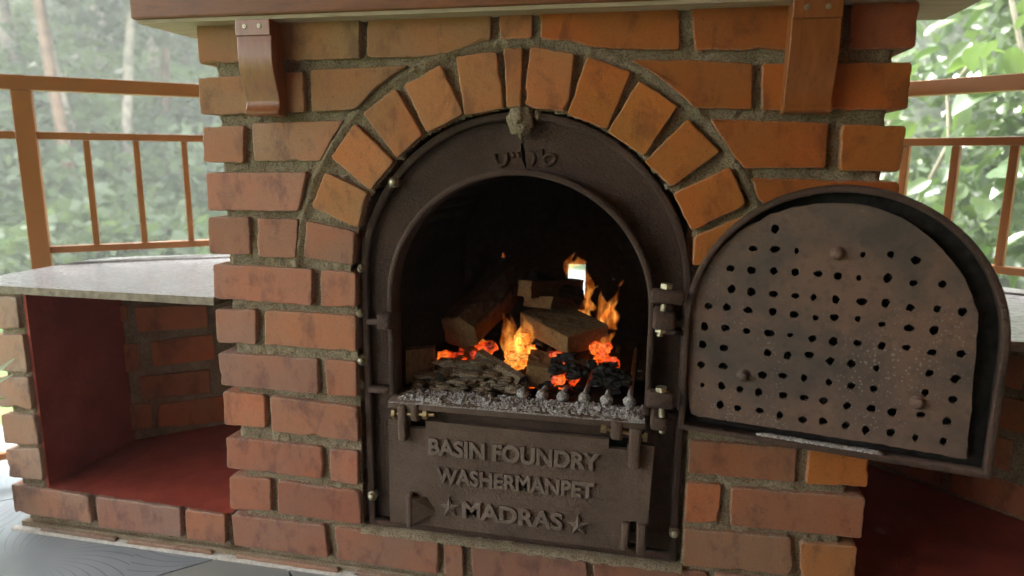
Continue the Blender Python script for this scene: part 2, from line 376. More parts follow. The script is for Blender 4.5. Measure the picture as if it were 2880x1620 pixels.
def plate(outer, holes, d0, d1, mapf=wallmap, bevel=0.):
    """flat plate with real holes: triangulated, then given thickness from d0 (front) to d1 (back)"""
    pts, fc = [], []
    for loop in [outer]+holes:
        k = len(pts); pts += [Vector(p) for p in loop]; fc.append(list(range(k, k+len(loop))))
        if poly_area(loop) < 0: fc[-1].reverse()
    vo, eo, fo, ov, oe, of = delaunay_2d_cdt(pts, [], fc, 1, 1e-6)
    tris = [f for f, src in zip(fo, of) if not any(i > 0 for i in src) and 0 in src]
    n = len(vo); V = [mapf(p[0], p[1], d0) for p in vo]+[mapf(p[0], p[1], d1) for p in vo]
    Fc = [tuple(t) for t in tris]+[tuple(i+n for i in reversed(t)) for t in tris]
    cnt = {}
    for t in tris:
        for i in range(len(t)):
            e = (t[i], t[(i+1) % len(t)]); cnt[tuple(sorted(e))] = cnt.get(tuple(sorted(e)), [])+[e]
    for k, es in cnt.items():
        if len(es) == 1: a, b = es[0]; Fc.append((b, a, a+n, b+n))
    return V, Fc
def arch(cx, hw, zb, zs, n=40, top=None):
    """closed outline: straight sides from zb to the spring zs, then a (possibly flattened) half circle"""
    rz = hw if top is None else top-zs
    return [(cx-hw, zb)]+[(cx-hw*math.cos(math.pi*i/n), zs+rz*math.sin(math.pi*i/n)) for i in range(n+1)]+[(cx+hw, zb)]
def blob(c, r, seed, amp=.25, sub=3, freq=2.2, sq_=1.):
    bm = bmesh.new(); bmesh.ops.create_icosphere(bm, subdivisions=sub, radius=1); r = np.array(r if hasattr(r, '__len__') else (r, r, r)); V = []
    for v in bm.verts:
        k = 1+amp*noise.fractal(v.co*freq+Vector((seed*3.7, seed*1.3, 0)), .6, 2, 4); q = np.array(v.co); q = np.sign(q)*np.abs(q)**sq_; q /= max(1e-6, np.linalg.norm(q)**.6); V.append((q*k*r+np.array(c)).tolist())
    bm.verts.index_update(); Fc = [[v.index for v in f.verts] for f in bm.faces]; bm.free(); return V, Fc
def leaf_cloud(name, centers, per, spread, size, mat, parent=None, seed=0, flat=.6, droop=.3):
    """many small folded leaves round the given clump centres, as one mesh"""
    g = np.random.default_rng(seed); c = np.repeat(np.asarray(centers, float), per, 0); n = len(c)
    spread = np.repeat(np.asarray(spread, float) if hasattr(spread, '__len__') else np.full(len(centers), spread), per)
    d = g.normal(size=(n, 3)); d /= np.linalg.norm(d, axis=1)[:, None]; p = c+d*(g.random((n, 1))**.45)*spread[:, None]*np.array([1, 1, flat])
    a = g.normal(size=(n, 3)); a[:, 2] = a[:, 2]*.4-droop; a /= np.linalg.norm(a, axis=1)[:, None]
    b = np.cross(a, g.normal(size=(n, 3))); b /= np.linalg.norm(b, axis=1)[:, None]
    L = size*(.6+.8*g.random((n, 1))); W = L*.34
    V = np.stack([p-a*L*.5, p+b*W, p+a*L*.5, p-b*W], 1).reshape(-1, 3)
    me = bpy.data.meshes.new(name); org = V.mean(0); V = V-org
    me.vertices.add(n*4); me.vertices.foreach_set('co', V.astype(np.float32).ravel())
    me.loops.add(n*4); me.loops.foreach_set('vertex_index', np.arange(n*4, dtype=np.int32))
    me.polygons.add(n); me.polygons.foreach_set('loop_start', np.arange(0, n*4, 4, dtype=np.int32))
    at = me.attributes.new('rnd', 'FLOAT', 'POINT'); clump = np.repeat(g.random(len(centers)), per)
    at.data.foreach_set('value', np.repeat(np.clip(.55*clump+.45*g.random(n), 0, 1), 4).astype(np.float32))
    me.materials.append(MATS[mat]); me.update(calc_edges=True); me.validate()
    o = bpy.data.objects.new(name, me); C.objects.link(o); WORLD[o.name] = Vector(org)
    if parent is not None: o.parent = parent; o.location = Vector(org)-WORLD[parent.name]
    else: o.location = Vector(org)
    return o
# ================================================================== SETTING
def terrain_h(x, y):
    r = math.hypot(x, y-.5); a = max(0., min(1., (y+4)/8))          # hill rises behind, the front stays open
    lat = max(0., min(1., (abs(x)-1.5)/6))
    k = max(a, .35*lat)
    h = -.25-.085*min(r, 9)+min(13, k*max(0, r-9)*.42)
    return h+.25*noise.noise((x*.15, y*.15, 0))*min(1, r/6)
gx = np.concatenate([np.linspace(-55, -10, 19), np.linspace(-9, 9, 25), np.linspace(10, 55, 19)])
gy = np.concatenate([np.linspace(-45, -8, 14), np.linspace(-7, 10, 24), np.linspace(11, 58, 20)])
V = [(x, y, terrain_h(x, y)) for y in gy for x in gx]; nx = len(gx)
Fc = [(j*nx+i, j*nx+i+1, (j+1)*nx+i+1, (j+1)*nx+i) for j in range(len(gy)-1) for i in range(nx-1)]
tag(mk('ground', V, Fc, 'grass', smooth=True), kind='structure')
V = [(x, y, terrain_h(x, y)+.05) for y in np.linspace(2.2, 9.5, 12) for x in np.linspace(-1.3, .5, 5)]
tag(mk('path', V, [(j*5+i, j*5+i+1, (j+1)*5+i+1, (j+1)*5+i) for j in range(11) for i in range(4)], 'hole_backdrop', smooth=True), kind='structure')  # added pale strip, laid to brighten the view through the draught hole
# veranda floor: a slab with tiles laid on it
floor = empty('floor', (0, -1, 0)); floor['kind'] = 'structure'
FX0, FX1, FY0, FY1 = -1.95, 2.6, -4.2, .95
mk('slab', *bx(FX0, FX1, FY0, FY1, -.30, -.012), 'grout', floor)
tb = PZ(607, 1572); tb2 = PZ(440, 1620); ang = math.atan2(tb[1]-tb2[1], tb[0]-tb2[0])
du = np.array([math.cos(ang), math.sin(ang)]); dv = np.array([-du[1], du[0]]); T = .6
def clip(poly, f):
    out = []
    for i, a in enumerate(poly):
        b = poly[(i+1) % len(poly)]; fa, fb = f(a), f(b)
        if fa >= 0: out.append(a)
        if fa*fb < 0: t = fa/(fa-fb); out.append((a[0]+(b[0]-a[0])*t, a[1]+(b[1]-a[1])*t))
    return out
for i in range(-9, 9):
    for j in range(-9, 9):
        o = tb[:2]+du*(i*T+.13)+dv*j*T; g = .0022
        q = [tuple(o+du*a+dv*b) for a, b in ((g, g), (T-g, g), (T-g, T-g), (g, T-g))]
        for f in (lambda p: p[0]-FX0-.02, lambda p: FX1-.02-p[0], lambda p: p[1]-FY0-.02, lambda p: FY1-.02-p[1]):
            q = clip(q, f)
            if not q: break
        if len(q) < 3: continue
        n = len(q); V = [(*p, -.012) for p in q]+[(*p, 0.) for p in q]
        Fc = [tuple(range(n, 2*n)), tuple(range(n-1, -1, -1))]+[(a, (a+1) % n, (a+1) % n+n, a+n) for a in range(n)]
        mk('tile', V, Fc, 'patterned_tile' if j >= 0 else 'plain_tile', floor)
# unseen veranda roof, sized to shade the oven; warm boards for orange bounce
roof = empty('roof', (0, -1, 2.5), 'unseen low veranda roof sized for shade, with warm wooden ceiling boards', 'roof')
mk('roof_deck', *bx(-3.45, 2.9, -5.6, 1.25, 2.56, 2.66), 'ceiling_wood', roof)
for k in range(18): mk('ceiling_board', *bx(-3.42+k*.348, -3.42+k*.348+.34, -5.58, 1.23, 2.535, 2.559), 'ceiling_wood', roof)
hw_ = empty('blocker_wall', (2.3, -1.7, 0), 'unseen orange wall added to block light on the right side of the veranda', 'wall')  # unseen wall, added to block daylight from the right and bounce orange
mk('wall_panel', *bx(2.25, 2.43, -2.8, .55, -.3, 2.53), 'bounce_paint', hw_)
mk('skirting', *bx(2.225, 2.249, -2.8, .55, 0.004, .12), 'varnished_wood', hw_)
hb_ = empty('blocker_wall', (.6, -2.9, 0), 'unseen long orange wall facing the oven, added to cut frontal light', 'wall')  # unseen wall behind the camera, added to cut light from the front
mk('wall_panel', *bx(-1.55, 2.42, -2.98, -2.81, -.3, 2.53), 'bounce_paint', hb_)
mk('skirting', *bx(-1.55, 2.22, -2.809, -2.785, 0.004, .12), 'varnished_wood', hb_)
# pale damp air lying over the slope and the veranda
hz = mk('haze', *bx(-60, 60, -50, 62, -4, 30), 'grout'); hz.data.materials.clear(); tag(hz, kind='stuff')
hm = bpy.data.materials.new('haze'); hm.use_nodes = True; hn = hm.node_tree; hn.nodes.clear()
hv = hn.nodes.new('ShaderNodeVolumePrincipled'); hv.inputs['Density'].default_value = .0118; hv.inputs['Color'].default_value = (.92, .95, .93, 1); hv.inputs['Anisotropy'].default_value = .2
ho = hn.nodes.new('ShaderNodeOutputMaterial'); hn.links.new(hv.outputs[0], ho.inputs['Volume']); hz.data.materials.append(hm)
# ================================================================== BRICK OVEN
oven = empty('brick_oven', (0, .3, 0), 'red brick oven with an arched iron mouth and a burning wood fire', 'oven')
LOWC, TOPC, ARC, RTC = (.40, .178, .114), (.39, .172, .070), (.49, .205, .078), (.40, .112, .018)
B = [  # (photo outline, tint) of every front brick
 ([(551,67),(705,55),(712,172),(560,182)],TOPC), ([(728,53),(1010,46),(1011,165),(735,172)],(.36,.20,.09)),
 ([(1031,45),(1381,28),(1379,112),(1330,127),(1258,148),(1191,160),(1033,162)],(.39,.17,.07)),
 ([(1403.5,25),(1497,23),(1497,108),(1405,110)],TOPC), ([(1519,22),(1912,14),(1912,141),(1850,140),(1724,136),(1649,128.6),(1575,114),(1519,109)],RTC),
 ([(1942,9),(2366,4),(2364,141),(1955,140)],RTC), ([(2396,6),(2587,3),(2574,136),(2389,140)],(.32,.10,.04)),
 ([(557,220),(851,200),(856,316),(564,324)],(.40,.215,.115)), ([(874,195),(1148,184),(1100,212),(1048,254),(1001,306),(877,316)],(.40,.20,.09)),
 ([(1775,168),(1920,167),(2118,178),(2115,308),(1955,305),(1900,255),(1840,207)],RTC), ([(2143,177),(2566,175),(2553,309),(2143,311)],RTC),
 ([(568,358),(686,353),(684,458),(572,456)],(.41,.198,.122)), ([(706,346),(965,338),(930,392),(900,453),(712,455)],(.44,.195,.105)),
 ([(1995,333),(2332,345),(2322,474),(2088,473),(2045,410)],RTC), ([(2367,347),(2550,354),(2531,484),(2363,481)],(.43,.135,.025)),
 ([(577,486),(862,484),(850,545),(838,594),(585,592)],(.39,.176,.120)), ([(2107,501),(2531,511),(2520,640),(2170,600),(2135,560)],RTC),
 ([(582,611),(697,611),(704,717),(587,715)],LOWC), ([(719,614),(837,617),(831,726),(723,723)],(.38,.17,.11)), ([(861,621),(998,652),(991,747),(853,724)],LOWC),
 ([(596,743),(880,757),(877,860),(600,840)],(.38,.168,.113)), ([(900,761),(1000,767),(1000,868),(902,863)],LOWC),
 ([(604,870),(719,871),(720,970),(611,963)],(.39,.176,.120)), ([(743,873),(1000,889),(1001,990),(745,970)],(.45,.180,.098)),
 ([(613,993),(892,1010),(895,1110),(622,1084)],(.38,.158,.105)), ([(913,1011),(1002,1019),(1003,1117),(920,1112)],LOWC),
 ([(626,1102),(744,1113),(746,1205),(630,1195)],(.43,.172,.098)), ([(760,1115),(1007,1146),(1008,1243),(766,1213)],LOWC),
 ([(637,1229),(906,1259),(906,1348),(639,1315)],(.35,.15,.10)), ([(928,1262),(1008,1271),(1008,1364),(931,1354)],(.38,.155,.10)),
 ([(643,1341),(760,1349),(761,1439),(647,1432)],(.36,.155,.10)), ([(779,1354),(1013,1383),(1015,1477),(781,1445)],(.34,.145,.10)),
 ([(650,1449),(913,1479),(924,1570),(658,1535)],(.32,.14,.095)), ([(940,1484),(1232,1524),(1234,1617),(945,1574)],(.32,.14,.09)),
 ([(1247,1528),(1300,1535),(1303,1626),(1251,1619)],(.36,.16,.10)), ([(1323,1536),(1649,1580),(1655,1670),(1330,1630)],(.27,.125,.085)),
 ([(1668,1582),(1990,1614),(1995,1708),(1675,1673)],(.30,.13,.08)), ([(2010,1617),(2300,1640),(2300,1730),(2015,1711)],LOWC),
 ([(1940,1240),(2243,1262),(2237,1359),(1935,1333)],(.31,.125,.065)), ([(2274,1264),(2447,1275),(2440,1371),(2268,1361)],(.45,.15,.03)),
 ([(1931,1360),(2030,1364),(2021,1473),(1926,1471)],(.42,.16,.075)), ([(2056,1373),(2433,1398),(2423,1514),(2054,1480)],(.32,.135,.075)),
 ([(1924,1488),(2229,1514),(2229,1620),(1920,1590)],(.32,.15,.085)), ([(2252,1529),(2412,1540),(2405,1650),(2252,1635)],(.42,.17,.06)),
 ([(1953,664),(2110,600),(2240,640),(2240,735),(1948,748)],(.45,.15,.03))]
VS = [[(917,486),(1034,542),(1006,640),(881,581)],[(998,349),(1105,453),(1040,534),(933,442)],[(1023,319),(1113,249),(1187,378),(1116,443)],
 [(1139,238),(1238,184),(1302,320),(1202,373)],[(1284,160),(1394,145),(1418,303),(1307,323)],[(1419,135),(1469,133),(1465,300),(1426,301)],
 [(1494,133),(1614,153),(1594,317),(1474,298)],[(1653,158),(1772,203),(1707,363),(1597,321)],[(1797,227),(1903,298),(1812,438),(1713,371)],
 [(1937,333),(2021,428),(1889,525),(1813,453)],[(2051,470),(2097,576),(1946,648),(1897,545)]]
sd_ = 0
for o, col in B:
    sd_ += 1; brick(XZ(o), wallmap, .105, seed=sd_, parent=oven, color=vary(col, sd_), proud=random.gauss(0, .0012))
for k, o in enumerate(VS):
    sd_ += 1; q = XZ(o); cx_, cz_ = sum(a for a, b in q)/4, sum(b for a, b in q)/4
    q = [(cx_+(a-cx_)*1.035, cz_+(b-cz_)*1.02) for a, b in q]
    brick(q, wallmap, .12, seed=sd_, parent=oven, color=vary(ARC if k < 7 else (.46, .145, .025), sd_, .08), proud=.003+random.gauss(0, .001))
for z0 in (.425, .523, .621):      # pier bricks hidden behind the open door
    for (a, b) in (((.350, .440), (.457, .662)) if int(z0*100) % 2 else ((.350, .552), (.569, .662))):
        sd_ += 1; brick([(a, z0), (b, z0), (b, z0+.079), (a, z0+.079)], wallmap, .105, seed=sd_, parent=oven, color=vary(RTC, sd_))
COURSE = [.022+.0985*i for i in range(12)]
for sgn in (-1, 1):                       # the two flanks and the back of the oven
    fm = (lambda s_: (lambda a, b, d: (s_*(.664-d), a, b)))(sgn)
    for i, z0 in enumerate(COURSE):
        y = .125 if i % 2 else .245
        while y < .74:
            e = min(y+.228, .775)
            if e-y > .05: sd_ += 1; brick([(y, z0), (e, z0), (e, z0+.079), (y, z0+.079)], fm, .09, seed=sd_, parent=oven, color=vary(LOWC, sd_), step=.03)
            y = e+.02
bm_ = lambda a, b, d: (a, .79-d, b)
for i, z0 in enumerate(COURSE):
    x = -.664
    while x < .6:
        e = min(x+(.108 if (x < -.66 and i % 2) else .228), .664)
        if not (z0 < .64 and z0+.08 > .51 and e > .0 and x < .09): sd_ += 1; brick([(x, z0), (e, z0), (e, z0+.079), (x, z0+.079)], bm_, .09, seed=sd_, parent=oven, color=vary(LOWC, sd_), step=.03)
        x = e+.02
# mortar: a rough recessed field between the bricks
def mortar_field(x0, x1, z0, z1, mapf, res, skip, depth, name, parent, seed=0, extra=None):
    nx, nz = int((x1-x0)/res)+1, int((z1-z0)/res)+1; V = []
    for j in range(nz):
        for i in range(nx):
            a, b = x0+(x1-x0)*i/(nx-1), z0+(z1-z0)*j/(nz-1)
            h = .0030*noise.noise((a*60, b*60, seed))+.0036*noise.noise((a*150, b*150, seed+9))+.003*max(0, noise.noise((a*80, b*110, seed+6)))+.004*noise.noise((a*9, b*9, seed+4))
            rim = max(0, 1-min(a-x0, x1-a)/.012); jg = .006*noise.noise((a*40, b*55, seed+2))*rim
            V.append(mapf(a+jg, b, depth+h+rim*rim*.02-(extra(a, b) if extra else 0)))
    Fc = []
    for j in range(nz-1):
        for i in range(nx-1):
            a, b = x0+(x1-x0)*(i+.5)/(nx-1), z0+(z1-z0)*(j+.5)/(nz-1)
            if not skip(a, b): Fc.append((j*nx+i, j*nx+i+1, (j+1)*nx+i+1, (j+1)*nx+i))
    return mk(name, V, Fc, 'mortar', parent, True)
ZC = .664
def in_mouth(a, b): return (math.hypot(a, b-ZC) < .351) if b > ZC else (abs(a) < .343 and b > .118)
def ribbon(a, b):
    R = math.hypot(a, b-ZC)
    if b < ZC-.05: return 0
    return .009*max(0, 1-abs(R-.473)/.014)
mortar_field(-.640, .640, .0, 1.184, wallmap, .0048, in_mouth, .0115, 'mortar', oven, 1, ribbon)
core = [bx(-.640, -.32, .040, .70, .0, 1.18), bx(.32, .640, .040, .70, .0, 1.18), bx(-.319, .319, .040, .70, 1.02, 1.18), bx(-.319, .319, .046, .70, .0, .115),
        bx(-.319, .015, .66, .70, .116, 1.019), bx(.075, .319, .66, .70, .116, 1.019), bx(.0151, .0749, .66, .70, .116, .53), bx(.0151, .0749, .66, .70, .634, 1.019)]
mk('mortar_core', *join(core), 'mortar', oven)
# sooty vaulted fire chamber, its back wall pierced by a draught hole
def chamber():
    prof = arch(0, .283, .405, .64, 24, .915); n = len(prof); V, Fc = [], []
    for y in (.041, .25, .45, .62):
        for a, b in prof: V.append((a, y, b))
    for k in range(3):
        for i in range(n): Fc.append((k*n+i, k*n+(i+1) % n, (k+1)*n+(i+1) % n, (k+1)*n+i))
    return V, Fc
v1, f1 = chamber(); v2, f2 = plate(arch(0, .283, .405, .64, 24, .915), [[(.018, .53), (.072, .532), (.0725, .632), (.020, .631)]], .621, .659)
mk('fire_chamber', *join([(v1, f1), (v2, f2)]), 'soot', oven, recalc=False)
mk('ash_pit', *join([bx(-.30, .30, .30, .31, .12, .404), bx(-.30, .30, .045, .30, .117, .125), bx(-.30, -.29, .045, .30, .126, .404), bx(.29, .30, .045, .30, .126, .404)]), 'soot', oven)
mk('mortar_lump', *blob(P(1462, 336, .012), (.024, .016, .031), 5, .26, 4, 2.2), 'mortar', oven, True)
for k, (px, py, r) in enumerate([(1130,432,.012),(1845,470,.010),(1880,520,.008),(1090,468,.010),(1014,755,.008),(1012,880,.009),(1016,1080,.009),(1700,318,.007),(1512,322,.008)]):
    mk('mortar_lump', *blob(P(px, py, .016), (r, r*.8, r*1.2), k+20, .4, 2), 'mortar', oven, True)
# mortar bedding under the iron front and the pale footing along the floor
def bed(name, x0, x1, z, y0, y1, mat, parent, amp, seed, n=160):
    V, Fc = [], []
    for i in range(n):
        a = x0+(x1-x0)*i/(n-1)
        for k, (y, dz) in enumerate(((y0, -.012), (y0+.004, -.002), (y1*.5+y0*.5, 0), (y1, .001))):
            V.append((a, y+amp*.6*noise.noise((a*50, k, seed)), z+dz+amp*noise.noise((a*45, k*3.1, seed+3))))
    for i in range(n-1):
        for k in range(3): Fc.append((i*4+k, i*4+k+1, (i+1)*4+k+1, (i+1)*4+k))
    return mk(name, V, Fc, mat, parent, True)
bed('mortar_bed', -.345, .345, .121, -.004, .05, 'mortar', oven, .004, 3)
mk('footing', *bx(-1.262, 1.262, .004, .05, .0005, .020), 'mortar', oven)
for k, (a, b) in enumerate([(-1.20, -.98), (-.95, -.72), (-.66, -.40), (-.365, -.10), (-.07, .2), (.23, .5)]):
    sd_ += 1; brick([(a, .0015), (b, .0015), (b, .014), (a, .014)], wallmap, .05, .002, .0012, .012, sd_, oven, vary((.30, .18, .13), sd_), proud=.006)
bed('caulk_line', -1.28, 1.28, .006, -.014, .004, 'grout', oven, .0022, 8, 260)
# ================================================================== CAST IRON FRONT
iron = empty('oven_front', (0, .03, .12), 'cast iron arched oven front with its round-topped door swung open', 'oven front')
WO, WI, ZB, ZS = .334, .2565, .122, .676
outer = arch(0, WO, ZB, ZS, 48, 1.012); inner = arch(0, WI, .437, .640, 48, .893)
def zz(pts, sx, ox, oy, y): return XZ([(ox+a/sx, oy+b/sx) for a, b in pts], y)
ck = zz([(945,430),(965,520),(1050,580),(1012,620),(1022,720),(1040,860),(1078,1015)], 5.367, 1280, 290, .034)
cw = [.0011, .0013, .0012, .0026, .0040, .0032, .0010]
crack = [(x-w_, z) for (x, z), w_ in zip(ck, cw)]+[(x+w_, z) for (x, z), w_ in reversed(list(zip(ck, cw)))]
ashhole = [(-.262, .165), (.262, .165), (.262, .418), (-.262, .418)]
mk('frame_plate', *plate(outer, [inner, crack, ashhole], .034, .0395), 'cast_iron', iron)
mk('frame_rim', *sweep(arch(0, WO-.008, ZB+.006, ZS, 48, 1.004), .0075, .016, .034, .004, True), 'cast_iron', iron, True)
mk('mouth_lip', *sweep(arch(0, WI+.0055, .4375, .640, 48, .8985), .0062, -.006, .0395, .004), 'cast_iron', iron, True)
for s_ in (-1, 1):
    mk('rib', *sweep([(s_*(WO-.012), .585 if s_ < 0 else .6), (s_*(WI+.010), .585 if s_ < 0 else .6)], .006, .012, .034, .004), 'cast_iron', iron, True)
    mk('rib', *sweep([(s_*(WO-.012), .437), (s_*(WI-.004), .437)], .007, .010, .034, .004), 'cast_iron', iron, True)
kp = P(1086, 901, -.010); mk('latch_catch', *box(kp, (.015, .018, .0175), None, .006), 'cast_iron', iron, True)
glyphs = [[(600,760),(612,850),(640,910),(700,950),(760,920),(792,860),(775,750)],[(862,745),(880,790),(905,800)],[(940,745),(962,790),(955,815)],
          [(1110,735),(1185,760),(1205,820),(1190,890),(1150,935)],[(1312,690),(1308,760),(1330,800)],[(1335,850),(1365,800),(1430,770),(1500,785),(1520,840),(1480,900),(1420,935),(1370,925),(1350,890)]]
for g_ in glyphs:
    q = zz(g_, 5.367, 1280, 290, .034); mk('worn_emblem', *tube([(a, .0335, b) for a, b in q], .0042, 7), 'cast_iron', iron, True)
for px, py in ((1106, 512), (1017, 1015), (1046, 1396), (1897, 1500)):
    c = P(px, py, .012); b_ = mk('frame_bolt', *join([tube([c+[0, .016, 0], c], .011, 14), tube([c, c+[0, -.004, 0], c+[0, -.007, 0]], [.0085, .008, .005], 14)]), 'zinc', iron, True)
# ash-covered sill with grate bars behind it
mk('sill', *bx(-.262, .262, -.030, .055, .416, .434, .004), 'dusty_iron', iron, True)
V, Fc = [], []; n, m = 150, 22
for i in range(n):
    for k in range(m):
        a, y = -.258+.516*i/(n-1), -.034+.072*k/(m-1)
        t = min(1, (y+.036)/.02); rim = min(1, (a+.262)/.03); V.append((a, y, .430+(.0075+.006*noise.noise((a*25, y*25, 1))+.0035*noise.noise((a*90, y*90, 2))+.002*rng.normal())*max(0, t)*rim))
for i in range(n-1):
    for k in range(m-1): Fc.append((i*m+k, i*m+k+1, (i+1)*m+k+1, (i+1)*m+k))
tag(mk('ash_layer', V, Fc, 'ash', iron, False), kind='stuff')
for px, py in ((1470,1118),(1525,1122),(1582,1127),(1643,1130),(1706,1136),(1770,1140)):
    c = P(px, py, .040); z = .442; x = c[0]
    v1 = blob((x, .040, z+.004), (.013, .013, .011), int(px), .15, 3); v2 = tube([(x, .045, z+.008), (x, .10, z+.004), (x, .50, z-.004)], [.0062, .0055, .006], 8)
    mk('grate_bar', *join([v1, v2]), 'ash', iron, True)
for x in (-.03, -.07, -.11, -.15, -.19, -.23): mk('grate_bar', *tube([(x, .045, .430), (x, .50, .430)], .007, 8), 'cast_iron', iron, True)
# lower ash door with the foundry's raised lettering
ad = empty('ash_door', (0, -.015, .27)); ad.parent = iron; ad.location = Vector((0, -.015, .27))-WORLD[iron.name]; WORLD[ad.name] = Vector((0, -.015, .27))
AY = -.020
tl, bl, br, tr = XZ([(1092, 1178), (1097, 1466), (1815, 1556), (1840, 1255)], AY)
lerp = lambda a, b, t: (a[0]+(b[0]-a[0])*t, a[1]+(b[1]-a[1])*t)
t1, t2, t3, t4 = lerp(tl, tr, .085), lerp(tl, tr, .150), lerp(tl, tr, .840), lerp(tl, tr, .905)
up = lambda p, d: (p[0], p[1]+d)
dl = [bl, br, tr, t4, up(t4, -.014), up(t3, -.014), up(t3, .004), up(t2, .004), up(t2, -.014), up(t1, -.014), t1, tl]
slot = XZ([(1773, 1466), (1789, 1467), (1787, 1538), (1771, 1536)], AY)
mk('door_plate', *plate(dl, [slot], AY, AY+.013), 'dusty_iron', ad)
edge = [lerp(bl, tl, .5), *[up(p, 0) for p in (bl, br, tr)]]
def text(s_, l, r, h, y, name):
    cu = bpy.data.curves.new(name, 'FONT'); cu.body = s_; cu.size = 1; cu.extrude = .05; cu.bevel_depth = .030; cu.bevel_resolution = 2; cu.resolution_u = 4; cu.offset = .014
    to = bpy.data.objects.new(name, cu); C.objects.link(to); bpy.context.view_layer.update()
    me = bpy.data.meshes.new_from_object(to.evaluated_get(bpy.context.evaluated_depsgraph_get())); bpy.data.objects.remove(to)
    v = np.array([q.co[:] for q in me.vertices]); lo, hi = v.min(0), v.max(0); fc = [tuple(p.vertices) for p in me.polygons]
    a = (v[:, 0]-lo[0])/(hi[0]-lo[0]); bz = (v[:, 1]-lo[1])/(hi[1]-lo[1])
    L, R_ = np.array(l), np.array(r); p = L+(R_-L)*a[:, None]
    W = np.stack([p[:, 0], y-.0065*(v[:, 2]-lo[2])/(hi[2]-lo[2])+.0012, p[:, 1]+bz*h], 1)
    return mk(name, W, fc, 'worn_iron', ad)
for s_, l, r, top in (('BASIN FOUNDRY', (1207,1277), (1688,1325), (1210,1229)), ('WASHERMANPET', (1228,1356), (1672,1402), (1225,1311)), ('MADRAS', (1302,1454), (1584,1491), (1306,1406))):
    l2, r2, t2_ = XZ([l, r, top], AY); text(s_, l2, r2, t2_[1]-l2[1], AY, 'raised_lettering')
for px, py in ((1266, 1425), (1627, 1476)):
    c = P(px, py, AY); V = [(c[0], AY-.0095, c[2])]
    for k in range(10):
        an = math.pi/2+k*math.pi/5+.06; R_ = .023 if k % 2 == 0 else .0095; V.append((c[0]+R_*math.cos(an), AY-.0040 if k % 2 == 0 else AY-.0040, c[2]+R_*math.sin(an)))
    V += [(v[0], AY+.001, v[2]) for v in V[1:]]; Fc = [(0, 1+k, 1+(k+1) % 10) for k in range(10)]+[(1+k, 11+k, 11+(k+1) % 10, 1+(k+1) % 10) for k in range(10)]
    mk('raised_star', V, Fc, 'worn_iron', ad)
# pull: a hollow wedge standing out on the left, and the slotted keeper bottom right
w1, w2, w3, w4 = XZ([(1152, 1380), (1150, 1470), (1228, 1440), (1200, 1390)], AY)
bar_ = box(((w1[0]+w2[0])/2+.007, AY-.010, (w1[1]+w2[1])/2), (.0062, .013, abs(w1[1]-w2[1])/2), None, .004)
xa = w1[0]+.012
V = [(xa, AY+.001, w4[1]-.004), (xa, AY+.001, w2[1]+.004), (w3[0], AY+.0005, w3[1]), (xa, AY-.021, w4[1]-.004), (xa, AY-.021, w2[1]+.008), (w4[0], AY+.0005, w4[1]-.006)]
mk('pull_handle', *join([bar_, (V, [(3, 4, 2, 5), (0, 3, 5), (1, 2, 4), (0, 1, 4, 3), (0, 5, 2, 1)])]), 'dusty_iron', ad)
for pts in ([(1749,1464),(1769,1465),(1767,1541),(1747,1538)], [(1793,1470),(1818,1476),(1812,1556),(1790,1552)]):
    q = XZ(pts, AY); x0, x1 = min(a for a, b in q), max(a for a, b in q); z0, z1 = min(b for a, b in q), max(b for a, b in q)
    mk('keeper', *bx(x0, x1, AY-.014, AY+.001, z0, z1, .003), 'dusty_iron', ad, True)
def lug(pts, y0, y1, nm, bev=.005):
    q = XZ(pts, (y0+y1)/2); x0, x1 = min(a for a, b in q), max(a for a, b in q); z0, z1 = min(b for a, b in q), max(b for a, b in q)
    return mk(nm, *bx(x0, x1, y0, y1, z0, z1, bev), 'dusty_iron', ad if nm == 'door_lug' else iron, True)
lug([(1120,1136),(1146,1240)], AY-.016, AY+.002, 'door_lug'); lug([(1771,1202),(1800,1318)], AY-.016, AY+.002, 'door_lug')
lug([(1158,1126),(1184,1182)], -.034, -.004, 'hinge_lug', .007); lug([(1719,1172),(1752,1234)], -.034, -.004, 'hinge_lug', .007)
for (a, b) in (((1104, 1163), (1222, 1166)), ((1690, 1202), (1820, 1228))):
    p, q = P(*a, -.026), P(*b, -.026); d = (q-p)/np.linalg.norm(q-p); L = np.linalg.norm(q-p)
    if a[0] < 1200: prt = [hexbolt(p, d, .0105, .008), tube([p, q], .0042, 10), hexbolt(p+d*L*.74, d, .0100, .010)]
    else: prt = [hexbolt(p, d, .0095, .012), tube([p, q], .0042, 10), hexbolt(q-d*.007, d, .0105, .008)]
    mk('hinge_bolt', *join(prt), 'brass', iron)
mk('lintel_bar', *bx(-.262, .262, .0, .030, .385, .411, .003), 'cast_iron', iron, True)
